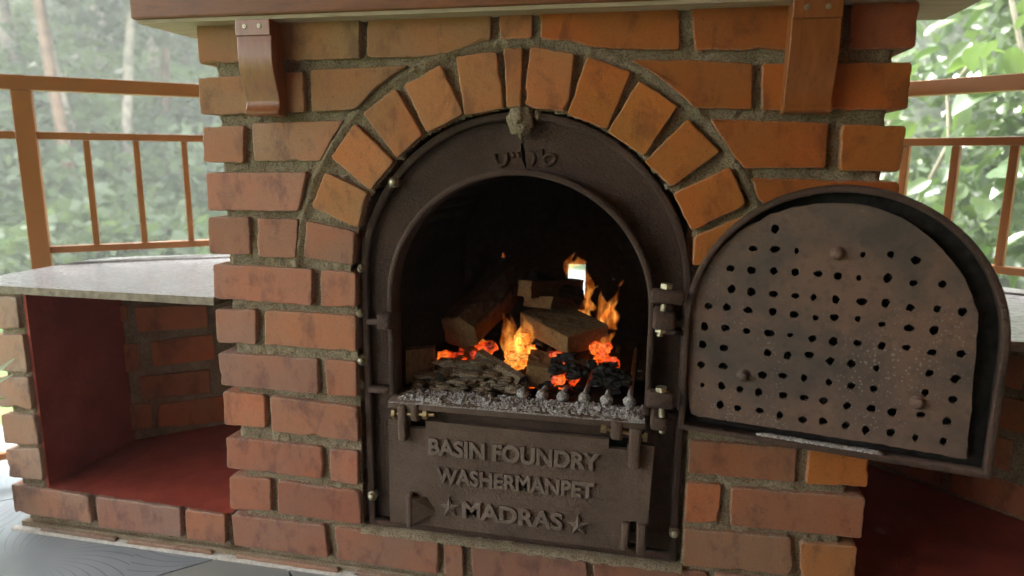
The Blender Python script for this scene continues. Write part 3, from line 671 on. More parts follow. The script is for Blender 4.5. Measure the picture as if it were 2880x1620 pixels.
# ------------------------------------------------------------------ the round-topped fire door, swung open
D0 = np.array([.3185, -.040, .428]); th = math.radians(-12.13); DU = np.array([math.cos(th), math.sin(th), 0]); DN = np.array([math.sin(th), -math.cos(th), 0])
dmap = lambda a, b, d: tuple(D0+DU*a+np.array([0, 0, b-.428])-DN*d)      # d runs away from the viewer
door = empty('door', D0); door.parent = iron; door.location = Vector(D0)-WORLD[iron.name]; WORLD[door.name] = Vector(D0)
DW = .494
do = arch(DW/2, DW/2, .428, .637, 48, .886)
mk('door_shell', *plate(do, [], .030, .040, dmap), 'soot', door)
mk('door_rim', *sweep(arch(DW/2, DW/2-.006, .434, .637, 48, .880), .0055, 0., .032, .003, True, dmap), 'cast_iron', door, True)
def dpt(px, py, d): 
    q = PP(px, py, D0-DN*d, DN)-D0; return (float(q@DU), float(q[2]+.428))
BD = .011
bo = [dpt(a, b, BD) for a, b in [(1938,900),(1948,845),(1966,790),(2005,725),(2045,680),(2100,638),(2170,603),(2230,584),(2310,572),(2400,571),(2470,587),(2535,612),(2600,655),(2650,700),(2700,762),(2735,830),(2752,880),(2748,950),(2738,1050),(2730,1150),(2718,1292),(2600,1272),(2480,1250),(2330,1228),(2200,1208),(2060,1186),(1965,1171),(1946,1163),(1938,1140),(1936,1040)]]
bo = resample(bo, .012); bo = [(a+random.gauss(0, .0007), b+random.gauss(0, .0007)) for a, b in bo]
H6 = [(695,280),(530,428),(695,432),(858,447),(1360,472),(1570,474),(1757,515),(362,577),(518,592),(688,598),(848,607),(1022,617),(1172,635),(1330,650),(1548,653),(1742,688),(1960,697),
 (370,733),(518,753),(685,770),(848,785),(988,798),(1155,815),(1352,828),(1532,838),(1716,875),(1925,885),(2115,905),(195,862),(333,871),(493,893),(678,905),(840,925),(1002,950),(1145,948),(1322,960),(1510,1000),(1710,1030),(1900,1047),
 (163,1015),(323,1028),(482,1050),(652,1067),(813,1080),(982,1108),(1138,1130),(1322,1142),(1503,1162),(1690,1178),(1882,1213),(2102,1225),(150,1150),(310,1178),(642,1215),(790,1238),(957,1230),(1115,1277),(1273,1298),(1462,1332),(1865,1370),(2058,1412),
 (138,1307),(305,1315),(603,1382),(757,1388),(915,1405)]
H9 = [(1833,65),(2040,122),(148,8),(290,15),(433,42),(573,64),(758,88),(920,106),(1062,127),(1243,167),(1428,188),(1585,214),(1797,235),(1995,282),(1272,15),(1443,38),(1105,-10),(283,157),(415,185),(583,202),(732,240),(905,270),(1058,284),(1233,314),(1383,350),(1573,368),(1757,408),(1968,433)]
SMALL = {(858,447),(1360,472),(1330,650),(988,798),(1002,950),(1322,960),(1510,1000),(813,1080),(148,8),(1462,1332)}
hl = []
for k, (a, b) in enumerate(H6+H9):
    px, py = 1920+a/2.6833, (540 if k < len(H6) else 1080)+b/2.6833; c = dpt(px, py, BD)
    R_ = (.0050 if (a, b) in SMALL else .0068)*random.uniform(.88, 1.15); e_ = random.uniform(.85, 1.15)
    hl.append([(c[0]+R_*e_*math.cos(t)*(1+random.gauss(0, .10)), c[1]+R_/e_*math.sin(t)*(1+random.gauss(0, .10))) for t in [2*math.pi*i/11 for i in range(11)]])
mk('baffle_plate', *plate(bo, hl, BD, BD+.007, dmap), 'rusty_plate', door)
for px, py in ((2355, 712), (2090, 1055), (2580, 1130)):
    c = dpt(px, py, BD); p0 = np.array(dmap(*c, BD+.002)); q0 = np.array(dmap(*c, BD-.008))
    mk('baffle_bolt', *join([tube([p0, p0*.5+q0*.5], .0115, 14), hexbolt(p0*.5+q0*.5, q0-p0, .0085, .007)]), 'rusty_plate', door, True)
mk('ash_drift', *join([blob(dmap(dpt(px, py, .006)[0], .4405, .010), (random.uniform(.008, .018), .007, .004), k, .4, 2) for k, (px, py) in enumerate([(2150+i*17, 1240) for i in range(20)])]), 'ash', door, True)
for k, (arm, kn, b1, b2) in enumerate((([(1831, 812), (1925, 855)], [(1838, 862), (1897, 918)], (1875, 804), (1858, 926)), ([(1819, 1096), (1895, 1148)], [(1830, 1152), (1878, 1192)], (1860, 1094), (1861, 1198)))):
    def bb(q, y0, y1, nm, par, bev):
        a, b = P(*q[0], (y0+y1)/2), P(*q[1], (y0+y1)/2); return mk(nm, *bx(a[0], b[0], y0, y1, b[2], a[2], bev), 'cast_iron', par, True)
    bb(arm, -.058, -.030, 'hinge_arm', door, .006); bb(kn, -.056, .034, 'hinge_knuckle', iron, .007)
    p, q = P(*b1, -.044), P(*b2, -.044); d = (q-p)/np.linalg.norm(q-p)
    mk('hinge_pin', *join([hexbolt(p-d*.004, d, .0115, .010), tube([p, q], .0055, 10), hexbolt(q-d*.004, d, .0105, .010), tube([q, q+d*.013], .0055, 8)]), 'zinc', door)
# ================================================================== MANTEL SHELF with two scrolled brackets
mant = empty('mantel_shelf', (0, .06, 1.187), 'brown varnished wooden mantel shelf on two scrolled brackets over the brick oven', 'mantel shelf')
mk('shelf_board', *bx(-.770, .768, -.052, .175, 1.1875, 1.262, .004), 'varnished_wood', mant, False)
mk('underside_board', *bx(-.762, .760, -.044, .170, 1.1805, 1.1872), 'raw_wood', mant)
def bracket(x0, x1, seed):
    prof = [(.0, 1.1795), (-.046, 1.1795), (-.046, 1.152), (-.041, 1.1505), (-.0425, 1.13), (-.043, 1.11), (-.041, 1.09), (-.036, 1.07), (-.0295, 1.052), (-.025, 1.038), (-.0235, 1.028), (-.026, 1.018), (-.031, 1.010), (-.027, 1.004), (.0, 1.002)]
    cp_ = prof[3:-1]; sm = []
    for i in range(len(cp_)-1):
        p0, p1, p2, p3 = cp_[max(i-1, 0)], cp_[i], cp_[i+1], cp_[min(i+2, len(cp_)-1)]
        for t in (0, .25, .5, .75): sm.append(tuple(.5*(2*p1[q]+(p2[q]-p0[q])*t+(2*p0[q]-5*p1[q]+4*p2[q]-p3[q])*t*t+(3*p1[q]-p0[q]-3*p2[q]+p3[q])*t**3) for q in (0, 1)))
    prof = prof[:3]+sm+prof[-2:]
    n = len(prof); V = [(x0, y-.001, z) for y, z in prof]+[(x1, y-.001, z) for y, z in prof]
    Fc = [tuple(range(n)), tuple(range(2*n-1, n-1, -1))]+[(i, (i+1) % n, (i+1) % n+n, i+n) for i in range(n)]
    bm = bmesh.new(); vs = [bm.verts.new(v) for v in V]
    for f in Fc: bm.faces.new([vs[i] for i in f])
    bmesh.ops.recalc_face_normals(bm, faces=bm.faces)
    ed = [e for e in bm.edges if len(e.link_faces) == 2 and any(len(f.verts) > 4 for f in e.link_faces)]
    bmesh.ops.bevel(bm, geom=ed, offset=.002, segments=2, affect='EDGES', profile=.5); bm.verts.index_update()
    V = [v.co[:] for v in bm.verts]; Fc = [[v.index for v in f.verts] for f in bm.faces]; bm.free()
    b = mk('bracket', V, Fc, 'bracket_wood', mant)
    for t in (.28, .70):
        c = np.array([x0+(x1-x0)*t, -.047, 1.168]); mk('screw', *join([tube([c, c+[0, -.0016, 0]], [.0048, .0042], 12), tube([c+[0, -.0014, 0], c+[0, -.0026, 0]], [.0018, .0012], 6)]), 'zinc', b)
xl = P(662, 60, -.044)[0]; xr = P(760, 60, -.044)[0]; bracket(xl, xr, 1)
xl = P(2226, 60, -.044)[0]; xr = P(2369, 60, -.044)[0]; bracket(xl, xr, 2)
# ================================================================== SIDE COUNTERS (brick corner niches under stone tops)
def counter(s, label):
    ct = empty('brick_counter', (s*.97, .15, 0), label, 'counter'); global sd_
    mx = lambda a, b, d: (s*a, d, b)
    if s < 0:
        for o, col in (([(31,1361),(246,1397),(257,1474),(42,1440)],(.40,.22,.155)), ([(268,1397),(505,1431),(509,1513),(278,1484)],(.31,.15,.11)), ([(520,1434),(631,1449),(634,1532),(525,1515)],(.37,.18,.12))):
            sd_ += 1; brick(XZ(o), wallmap, .105, seed=sd_, parent=ct, color=vary(col, sd_, .05))
        for o in ([(-20,836),(50,834),(61,926),(-15,926)], [(-8,945),(69,943),(83,1050),(2,1043)], [(-3,1064),(84,1062),(96,1152),(3,1146)], [(3,1165),(103,1170),(115,1254),(18,1247)], [(15,1265),(116,1262),(126,1352),(27,1342)]):
            q = XZ(o); q = [(-1.278 if i in (0, 3) else q[i][0]-.006, q[i][1]) for i in range(4)]
            sd_ += 1; brick(q, wallmap, .10, seed=sd_, parent=ct, color=vary((.40,.235,.165), sd_, .06))
    else:
        for a, b in ((.684, .79), (.806, 1.03), (1.048, 1.277)): sd_ += 1; brick([(a, .030), (b, .030), (b, .107), (a, .107)], mx, .105, seed=sd_, parent=ct, color=vary(LOWC, sd_))
        for i in range(5): sd_ += 1; brick([(1.183, .124+.0985*i), (1.277, .124+.0985*i), (1.277, .203+.0985*i), (1.183, .203+.0985*i)], mx, .10, seed=sd_, parent=ct, color=vary(LOWC, sd_))
    fl = lambda a, b, d: (s*(1.277-d), a, b)     # outer flank of the pier
    for i in range(6):
        y = .12
        z0 = .124+.0985*(i-1)
        while y < .26: e = min(y+.11, .28); sd_ += 1; brick([(y, z0), (e, z0), (e, z0+.079), (y, z0+.079)], fl, .04, seed=sd_, parent=ct, color=vary(LOWC, sd_), step=.03); y = e+.018
    mortar_field(.668, 1.258, .0, .109, mx, .007, lambda a, b: False, .016, 'mortar', ct, 3 if s < 0 else 4)
    mortar_field(1.176, 1.262, .11, .604, mx, .006, lambda a, b: False, .010, 'mortar', ct, 5 if s < 0 else 6)
    mk('mortar_core', *join([bx(s*.668, s*1.258, .03, .30, .0, .104), bx(s*1.182, s*1.262, .022, .30, .105, .606)]), 'mortar', ct)
    # red oxide lining: floor and outer side of the niche
    fp = [(.668, .006), (1.1745, .006), (1.1745, .30), (.668, .80)]; n = 40
    V, Fc = [], []
    for i in range(n+1):
        a = 1.1745+(.668-1.1745)*i/n; yb = .30+(1.1745-a)*.98
        for k, y in enumerate((.004+.006*noise.noise((a*40, 1, s)), .02, .06, yb*.5, yb)): V.append((s*a, y, .1125+.0085*(a-.668)/.5+(.0022*noise.noise((a*35, y*35, 7))+.0012*noise.noise((a*120, y*120, 3)) if k < 4 else 0)))
    for i in range(n):
        for k in range(4): Fc.append((i*5+k, i*5+k+1, (i+1)*5+k+1, (i+1)*5+k))
    mk('niche_floor', V, Fc, 'red_oxide', ct, True)
    mk('niche_side', *bx(s*1.1735, s*1.1815, .012, .31, .1065, .604), 'red_oxide', ct)
    # diagonal brick back of the niche
    A = np.array([s*1.18, .285, 0]); dd_ = np.array([-s*.7071, .7071, 0]); nn = np.array([s*.7071, .7071, 0])
    dm = lambda a, b, d: tuple(A+dd_*a+nn*d+np.array([0, 0, b]))
    L = .735
    if s < 0:
        def DP(px, py): q = PP(px, py, A, -nn)-A; return (float(q@dd_), float(q[2]))
        rows = []
        for o in ([(378,864),(582,858),(586,922),(386,934)], [(424,961),(602,939),(607,1010),(432,1033)], [(326,968),(392,966),(397,1043),(333,1051)], [(389,1060),(590,1040),(594,1106),(399,1126)], [(443,1138),(640,1112),(640,1188),(443,1204)], [(348,1142),(425,1134),(428,1204),(352,1212)], [(320,905),(322,860),(360,858),(365,905)]):
            sd_ += 1; brick([DP(*p) for p in o], dm, .06, seed=sd_, parent=ct, color=vary((.44,.165,.075), sd_), step=.02)
    for i in range(5):
        a = .33 if s < 0 else .03+(.11 if i % 2 else 0); z0 = .125+.0985*i
        while a < L-.05: e = min(a+.225, L); sd_ += 1; brick([(a, z0), (e, z0), (e, z0+.076), (a, z0+.076)], dm, .06, seed=sd_, parent=ct, color=vary((.40,.15,.075), sd_), step=.03); a = e+.022
    mortar_field(0, L, .105, .604, dm, .011, lambda a, b: False, .006, 'mortar', ct, 7)
    q = [(0, .04), (L, .04), (L, .10), (0, .10)]; V = [dm(a, z, d) for z in (.0, .603) for a, d in q]
    mk('mortar_core', V, [(0, 1, 2, 3), (4, 5, 6, 7), (0, 1, 5, 4), (1, 2, 6, 5), (2, 3, 7, 6), (3, 0, 4, 7)], 'mortar', ct)
    # stone top
    top = [(.667, -.004), (1.352, -.004), (1.356, .298), (.667, .712)]; m_ = len(top)
    V = [(s*a, b, z) for z in (.606, .6235) for a, b in top]; Fc = [tuple(range(m_)), tuple(range(2*m_-1, m_-1, -1))]+[(i, (i+1) % m_, (i+1) % m_+m_, i+m_) for i in range(m_)]
    st = mk('stone_top', V, Fc, 'granite', ct); st.data.materials.append(MATS['stone_edge'])
    for p in st.data.polygons:
        if abs(p.normal.z) < .5: p.material_index = 1
    led = [(1.345, .312), (.667, .720), (.667, .800), (1.30, .420)]; V = [(s*a, b, z) for z in (.45, .628) for a, b in led]; m_ = 4
    mk('ledge', V, [tuple(range(4)), (7, 6, 5, 4)]+[(i, (i+1) % 4, (i+1) % 4+4, i+4) for i in range(4)], 'granite', ct)
    return ct
counter(-1, 'brick corner counter with a red niche and pale stone top left of the oven')
counter(1, 'dark brick corner counter mostly hidden behind the open iron door')
# ================================================================== RAILINGS
def railing(s, p0, label):
    rl = empty('railing', (p0[0], p0[1], 0), label, 'railing', 'brown painted steel railings round the veranda')
    u = np.array([-s*.777, .63, 0]); n = np.array([-u[1], u[0], 0]); p0 = np.array([*p0, 0.])
    Rm = np.stack([u, n, [0, 0, 1]], 1)
    def bar(a0, a1, z0, z1, t, nm): return mk(nm, *box(p0+u*(a0+a1)/2+np.array([0, 0, (z0+z1)/2]), (abs(a1-a0)/2, t/2, (z1-z0)/2), Rm, .0025), 'rail_paint', rl)
    lo = -1.3 if s < 0 else -.95
    bar(lo, 1.0, 1.092, 1.130, .040, 'top_rail'); bar(lo, 1.0, .964, .985, .022, 'middle_rail')
    if s < 0:
        bar(.006, .052, -.2, 1.0915, .044, 'post'); bar(.0525, 1.0, .653, .673, .022, 'bottom_rail'); bar(-1.3, .0055, .073, .093, .022, 'bottom_rail')
        for px in (247.5, 386, 520):
            q = PP(px, 450, p0, n)-p0; a = float(q@u); bar(a-.0085, a+.0085, .6735, .9635, .017, 'baluster')
        bar(-1.22, -1.176, -.2, 1.0915, .044, 'post')
        for k in range(3): bar(.66+k*.11, .677+k*.11, .6735, .9635, .017, 'baluster')
    else:
        bar(-.95, 1.0, .653, .673, .022, 'bottom_rail')
        for px, py in ((2547, 450), (2690, 430), (2855, 430)):
            q = PP(px, py, p0, n)-p0; a = float(q@u); bar(a-.0095, a+.0095, .6735, .9635, .020, 'baluster')
        for k in range(6): bar(.36-k*.125, .38-k*.125, .6735, .9635, .020, 'baluster')
        bar(-.62, -.575, -.2, 1.0915, .044, 'post')
railing(-1, (-1.43, .27), 'brown steel railing running behind the pale counter left of the oven')
railing(1, (1.47, .30), 'brown steel railing in front of the big bright leaves right of the oven')
# ================================================================== FIRE
def log(p, q, prof, nm, label, mat='log_bark', endmat='log_wood', seed=0, roll=0., taper=1.):
    """split log: polygon section swept from p to q, rough bark sides and paler sawn ends"""
    p, q = np.array(p), np.array(q); t = (q-p)/np.linalg.norm(q-p); a = np.cross(t, [0, 0, 1.]); a /= np.linalg.norm(a); b = np.cross(a, t)
    ca, sa = math.cos(roll), math.sin(roll); a, b = a*ca+b*sa, -a*sa+b*ca
    prof = resample(prof, .012); n = len(prof); V, Fc, k = [], [], 9
    for i in range(k):
        f = i/(k-1); s_ = 1+(taper-1)*f
        for (x, y) in prof:
            j = .16*noise.noise((x*45+seed, y*45, f*3))+.09*noise.noise((x*110+seed, y*110, f*9))
            V.append(p+(q-p)*f+a*(x*s_*(1+j))+b*(y*s_*(1+j)))
    for i in range(k-1):
        for j in range(n): Fc.append((i*n+j, i*n+(j+1) % n, (i+1)*n+(j+1) % n, (i+1)*n+j))
    root = mk(nm, V, Fc, mat)
    for i, d in ((0, -1), (k-1, 1)):
        c = [V[i*n+j] for j in range(n)]; m_ = np.mean(c, 0)
        E = c+[x+t*d*.0015-(x-m_)*.04 for x in c]+[m_+t*d*.0018]
        mk('sawn_end', E, [(j, (j+1) % n, n+(j+1) % n, n+j) for j in range(n)]+[(n+j, n+(j+1) % n, 2*n) for j in range(n)], endmat, root)
    return tag(root, label, 'firewood', 'wood burning in the oven')
sq = lambda w_, h_: [(-w_, -h_), (w_, -h_), (w_, h_), (-w_, h_)]
log(P(1290, 935, .15), P(1470, 752, .42), [(-.045, -.03), (.0, -.048), (.045, -.026), (.05, .02), (.012, .045), (-.04, .03)], 'log', 'thick dark split log leaning back on the left of the fire', seed=1)
log(P(1476, 812, .22), P(1622, 806, .40), sq(.020, .019), 'stick', 'upper square-cut stick with a pale sawn end, on top of the pile', seed=2)
log(P(1495, 790, .30), P(1622, 832, .37), [(-.03, -.026), (.028, -.028), (.040, .0), (.022, .020), (-.02, .024)], 'log', 'charred log in front of the bright draught hole', 'charcoal', 'charcoal', 3)
log(P(1512, 848, .235), P(1610, 850, .40), sq(.036, .014), 'stick', 'flat stick with a wide pale sawn end, second from the top', seed=4)
a_, b_, c_ = P(1462, 878, .235), P(1597, 948, .115), P(1712, 912, .215); d_ = a_+c_-b_
dn = np.array([0, 0, -.042]); Vb = [a_, b_, c_, d_, a_+dn, b_+dn, c_+dn*1.1, d_+dn]
Fb = [(0, 1, 2, 3), (7, 6, 5, 4), (0, 4, 5, 1), (1, 5, 6, 2), (2, 6, 7, 3), (3, 7, 4, 0)]
bm = bmesh.new(); vv = [bm.verts.new(v) for v in Vb]
for f in Fb: bm.faces.new([vv[i] for i in f])
bmesh.ops.recalc_face_normals(bm, faces=bm.faces); bmesh.ops.bevel(bm, geom=bm.edges[:], offset=.003, segments=2, affect='EDGES', profile=.5); bmesh.ops.triangulate(bm, faces=bm.faces)
bmesh.ops.subdivide_edges(bm, edges=[e for e in bm.edges if e.calc_length() > .03], cuts=3, use_grid_fill=True)
for v in bm.verts: v.co += Vector((0, 0, .0025*noise.noise(v.co*60)))
bm.verts.index_update(); Vb = [v.co[:] for v in bm.verts]; Fb = [[v.index for v in f.verts] for f in bm.faces]; bm.free()
tag(mk('plank', Vb, Fb, 'log_wood'), 'wide flat plank of fresh wood lying across the middle of the fire', 'firewood', 'wood burning in the oven')
log(P(1512, 1060, .085), P(1520, 1015, .155), [(-.030, -.026), (.028, -.03), (.032, .022), (-.022, .028)], 'log', 'short brown chunk standing at the front centre of the fire', 'log_wood', 'log_wood', 5)
log(P(1618, 1028, .10), P(1640, 1000, .24), [(.024*math.cos(t*.7), .022*math.sin(t*.7)) for t in range(9)], 'log', 'charred round billet poking out under the plank', 'charcoal', 'log_bark', 6)
log(P(1350, 1000, .13), P(1470, 1075, .07), [(.018*math.cos(t*.9), .016*math.sin(t*.9)) for t in range(7)], 'log', 'ash-grey branch with a hollow end in front of the hottest embers', 'ash_brown', 'charcoal', 7)
log(P(1235, 1060, .07), P(1330, 985, .18), [(.016*math.cos(t*.9), .012*math.sin(t*.9)) for t in range(7)], 'log', 'ash-covered stick slanting up at the left of the embers', 'ash_brown', 'charcoal', 8)
q = [P(1141, 985, .07), P(1222, 978, .12), P(1224, 1046, .12), P(1141, 1082, .07)]
tag(mk('firebrick', [*q, *[x+np.array([-.006, .022, 0]) for x in q]], [(0, 1, 2, 3), (7, 6, 5, 4), (0, 4, 5, 1), (1, 5, 6, 2), (2, 6, 7, 3), (3, 7, 4, 0)], 'firebrick_yellow'), 'yellowish firebrick slab propped against the left of the fire chamber', 'firebrick')
tag(mk('firebrick', *bx(.262, .281, .06, .5, .43, .70, .003), 'firebrick_yellow'), 'tall firebrick lining lit orange along the right of the fire chamber', 'firebrick')
def lumps(name, zones, mat, n, seed, flat=1.):
    rs = random.Random(seed); pr = []
    for k in range(n):
        (px, py, y), (sx, sy), r0, r1 = zones[k % len(zones)]
        c = P(px+rs.uniform(-sx, sx), py+rs.uniform(-sy, sy), y+rs.uniform(-.02, .03)); r = rs.uniform(r0, r1)
        fl = flat; pr.append(blob(c, (r*rs.uniform(.8, 1.4)*(2-fl), r*rs.uniform(.7, 1.2), r*rs.uniform(.6, 1.0)*fl), seed*50+k, .5, 2, 1.8, .6))
    return tag(mk(name, *join(pr), mat), kind='stuff')
lumps('embers', [((1468, 1000, .17), (28, 24), .010, .022), ((1462, 970, .19), (12, 20), .008, .016), ((1450, 1010, .13), (26, 20), .008, .016)], 'ember_hot', 26, 2)
lumps('embers', [((1300, 1012, .15), (60, 14), .007, .015), ((1345, 985, .2), (34, 14), .007, .016), ((1575, 1035, .13), (22, 40), .010, .022), ((1702, 1000, .16), (26, 24), .009, .018), ((1560, 1075, .10), (60, 12), .006, .012)], 'ember_red', 44, 3)
lumps('ash_lumps', [((1290, 1070, .075), (110, 30), .006, .016), ((1240, 1085, .06), (70, 18), .005, .011), ((1400, 1085, .07), (70, 22), .005, .014), ((1310, 1040, .11), (60, 25), .008, .018)], 'ash_brown', 190, 4, .55)
lumps('charcoal', [((1300, 1060, .12), (100, 30), .008, .016), ((1590, 1040, .10), (40, 40), .008, .014), ((1690, 1040, .10), (45, 18), .006, .012), ((1600, 1090, .10), (140, 20), .006, .013), ((1500, 960, .2), (40, 30), .006, .012), ((1720, 1060, .10), (45, 25), .006, .013), ((1450, 1090, .1), (150, 14), .006, .012)], 'charcoal', 150, 5)
V, Fc = [], []
for j in range(24):
    for i in range(44):
        a, y = -.27+.54*i/43, .075+.42*j/23
        V.append((a, y, .428+.03*max(0, noise.noise((a*9, y*9, 3))+.35)+.006*noise.noise((a*70, y*70, 1))+.05*max(0, (y-.15))*max(0, 1-abs(a)/.3)))
tag(mk('ash_heap', V, [(j*44+i, j*44+i+1, (j+1)*44+i+1, (j+1)*44+i) for j in range(23) for i in range(43) if not (V[j*44+i][0] > -.02 and j < 6)], 'charcoal', smooth=True), kind='stuff')
def tongue(px, py, y, h, wd, lean, grow=1.):
    base = P(px, py, y); k, n, V, Fc = 16, 10, [], []
    for i in range(k):
        f = i/(k-1); r = grow*wd*(math.sin(math.pi*min(1, f*.85+.15))**.9)*(1-f**1.8)+.0004
        cx = base+np.array([lean*f*f*h+.45*wd*math.sin(f*5.5+px), .2*wd*math.sin(f*4+px*2), h*f])
        for m_ in range(n): an = 2*math.pi*m_/n; V.append(cx+np.array([r*math.cos(an)*(1+.25*math.sin(an*2+f*6+px)), r*.8*math.sin(an), 0]))
    for i in range(k-1):
        for m_ in range(n): Fc.append((i*n+m_, i*n+(m_+1) % n, (i+1)*n+(m_+1) % n, (i+1)*n+m_))
    return V, Fc+[tuple(range(n)), tuple(range((k-1)*n, k*n))]
SOFT = [(1598, 775, .575, .075, .016, .25), (1652, 845, .56, .115, .014, -.12), (1620, 750, .59, .032, .020, .3), (1648, 872, .39, .07, .024, .4), (1690, 930, .37, .110, .030, .12), (1718, 925, .36, .105, .022, .05), (1655, 915, .39, .075, .028, -.25), (1620, 868, .42, .06, .018, -.2),
        (1436, 1000, .18, .105, .022, -.10), (1462, 1005, .16, .105, .034, .05), (1425, 948, .23, .07, .012, -.25), (1484, 1000, .17, .06, .020, .2), (1345, 985, .22, .05, .020, .3), (1712, 975, .18, .04, .018, .1), (1580, 1020, .15, .045, .016, -.2), (1415, 724, .58, .020, .005, .4), (1745, 806, .50, .028, .005, .2)]
CORE = [(1700, 915, .36, .075, .012, .45), (1722, 910, .37, .065, .010, -.1), (1640, 872, .40, .04, .010, .3), (1466, 1005, .15, .085, .016, -.05), (1450, 1015, .14, .05, .014, .2), (1482, 1010, .15, .05, .012, .1), (1602, 762, .585, .045, .008, .2), (1415, 724, .58, .014, .004, .4)]
tag(mk('flames', *join([tongue(*a) for a in SOFT]), 'flame', smooth=True), kind='stuff')
tag(mk('flame_cores', *join([tongue(*a) for a in CORE]), 'flame_core', smooth=True), kind='stuff')
# ================================================================== PLANTS
def blade(base, tip, wd, sag, nm, parent, mat, ax=(0, 0, 1.)):
    base, tip = np.array(base), np.array(tip); k = 9; d = tip-base; side = np.cross(d, ax); side /= np.linalg.norm(side); V, Fc = [], []
    for i in range(k):
        f = i/(k-1); c = base+d*f+np.array([0, 0, sag*math.sin(math.pi*f)]); r = wd*(math.sin(math.pi*(.12+.86*f))**.8); V += [c-side*r+np.array(ax)*r*-.35, c, c+side*r+np.array(ax)*r*-.35]
    for i in range(k-1): Fc += [(i*3, i*3+1, i*3+4, i*3+3), (i*3+1, i*3+2, i*3+5, i*3+4)]
    return mk(nm, V, Fc, mat, parent, True, recalc=False)
pl = empty('spider_plant', (-1.42, -.16, 0), 'potted plant with narrow green and white leaves at the left counter pier', 'plant')
pr_ = [(0, .004), (.075, .004), (.098, .19), (.106, .19), (.106, .205), (.09, .205), (.088, .185), (0, .185)]; n = 20; V = [(-1.42+r*math.cos(2*math.pi*k/n), -.16+r*math.sin(2*math.pi*k/n), z) for r, z in pr_ for k in range(n)]
mk('pot', V, [(i*n+k, i*n+(k+1) % n, (i+1)*n+(k+1) % n, (i+1)*n+k) for i in range(len(pr_)-1) for k in range(n)], 'terracotta', pl, True)
b0 = (-1.42, -.16, .19)
for tp, wd, sg in ((P(41, 1008, -.06), .013, .02), (P(36, 1053, -.08), .010, .03), (P(14, 1120, -.10), .009, .06), ((-1.55, -.30, .42), .012, .05), ((-1.62, -.1, .34), .012, .08), ((-1.44, -.38, .36), .012, .06), ((-1.5, .02, .46), .012, .04), ((-1.36, -.30, .30), .011, .08)):
    blade(b0, tp, wd, sg, 'leaf', pl, 'leaf_striped', (.2, 1., 0) if wd in (.013, .010, .009) else (0, 0, 1.))
# leafy shrubs beyond the right railing: big leaves one by one, the small ones massed
def leaf_mesh(L, W, seed):
    rs = random.Random(seed); k = 7; V, Fc = [], []
    for i in range(k):
        f = i/(k-1); r = W*(math.sin(math.pi*(.03+.94*f))**.75)*(1.12-.35*f); z = -.22*L*f*f+.02*L*math.sin(f*7+seed)
        for s_ in (-1, -.5, 0, .5, 1): V.append((s_*r, f*L, z+abs(s_)*r*.38+.03*L*math.sin(f*22)*abs(s_)*.4))
    for i in range(k-1):
        for m_ in range(4): Fc.append((i*5+m_, i*5+m_+1, (i+1)*5+m_+1, (i+1)*5+m_))
    me = bpy.data.meshes.new('leaf'); me.from_pydata(V, [], Fc); me.polygons.foreach_set('use_smooth', [True]*len(me.polygons)); me.materials.append(MATS['leaf_broad']); me.update(); return me
LM = [leaf_mesh(1, .26, 1), leaf_mesh(1, .33, 2), leaf_mesh(1, .21, 3), leaf_mesh(1, .38, 4)]
def shrub(c, rad, h, n, label, seed, size):
    rs = random.Random(seed); z0 = terrain_h(c[0], c[1]); root = empty('shrub', (c[0], c[1], z0), label, 'shrub', 'leafy shrubs beyond the right railing')
    tips = []
    for k in range(9):
        an = rs.uniform(0, 6.28); rr = rad*rs.uniform(.2, .9); top = np.array([c[0]+rr*math.cos(an), c[1]+rr*math.sin(an), z0+h*rs.uniform(.55, 1.)]); b = np.array([c[0], c[1], z0-.05])
        pts = [b+(top-b)*f+np.array([rs.gauss(0, .05), rs.gauss(0, .05), .25*math.sin(math.pi*f)]) for f in np.linspace(0, 1, 7)]
        mk('stem', *tube(pts, [.022*(1-.8*f) for f in np.linspace(0, 1, 7)], 6), 'bark_pale', root, True); tips += pts[2:]
    for k in range(n):
        d = np.array([rs.gauss(0, 1) for _ in range(3)]); d /= np.linalg.norm(d); f = rs.random()**.4
        p = np.array([c[0], c[1], z0+h*.55])+d*f*np.array([rad, rad, h*.5])
        if p[1] < .95-.62*(p[0]-1.0) and p[0] < 3: continue
        o = bpy.data.objects.new('leaf', LM[rs.randrange(4)]); C.objects.link(o); o.parent = root; o.location = Vector(p)-WORLD[root.name]
        L = size*rs.uniform(.6, 1.3); o.scale = (L, L, L); o.rotation_euler = (rs.gauss(-.55, .5), rs.gauss(0, .45), rs.uniform(0, 6.28))
    cc = [np.array([c[0]+.2, c[1]+.5, z0+h*.55])+np.array([rs.gauss(0, rad*.5), abs(rs.gauss(0, rad*.4)), rs.gauss(0, h*.25)]) for _ in range(60)]
    tag(leaf_cloud('leaves', cc, 45, .3, .09, 'leaf_near', root, seed), kind='stuff')
shrub((2.35, 2.3), .85, 2.9, 290, 'big broad-leaved shrub right behind the right railing', 3, .17)
shrub((3.3, 3.5), 1.2, 4.2, 290, 'taller shrub farther back behind the right railing, with smaller-looking leaves', 5, .15)
shrub((1.6, 3.4), 1.0, 2.6, 220, 'lower shrub half hidden by the oven and the open iron door', 6, .13)
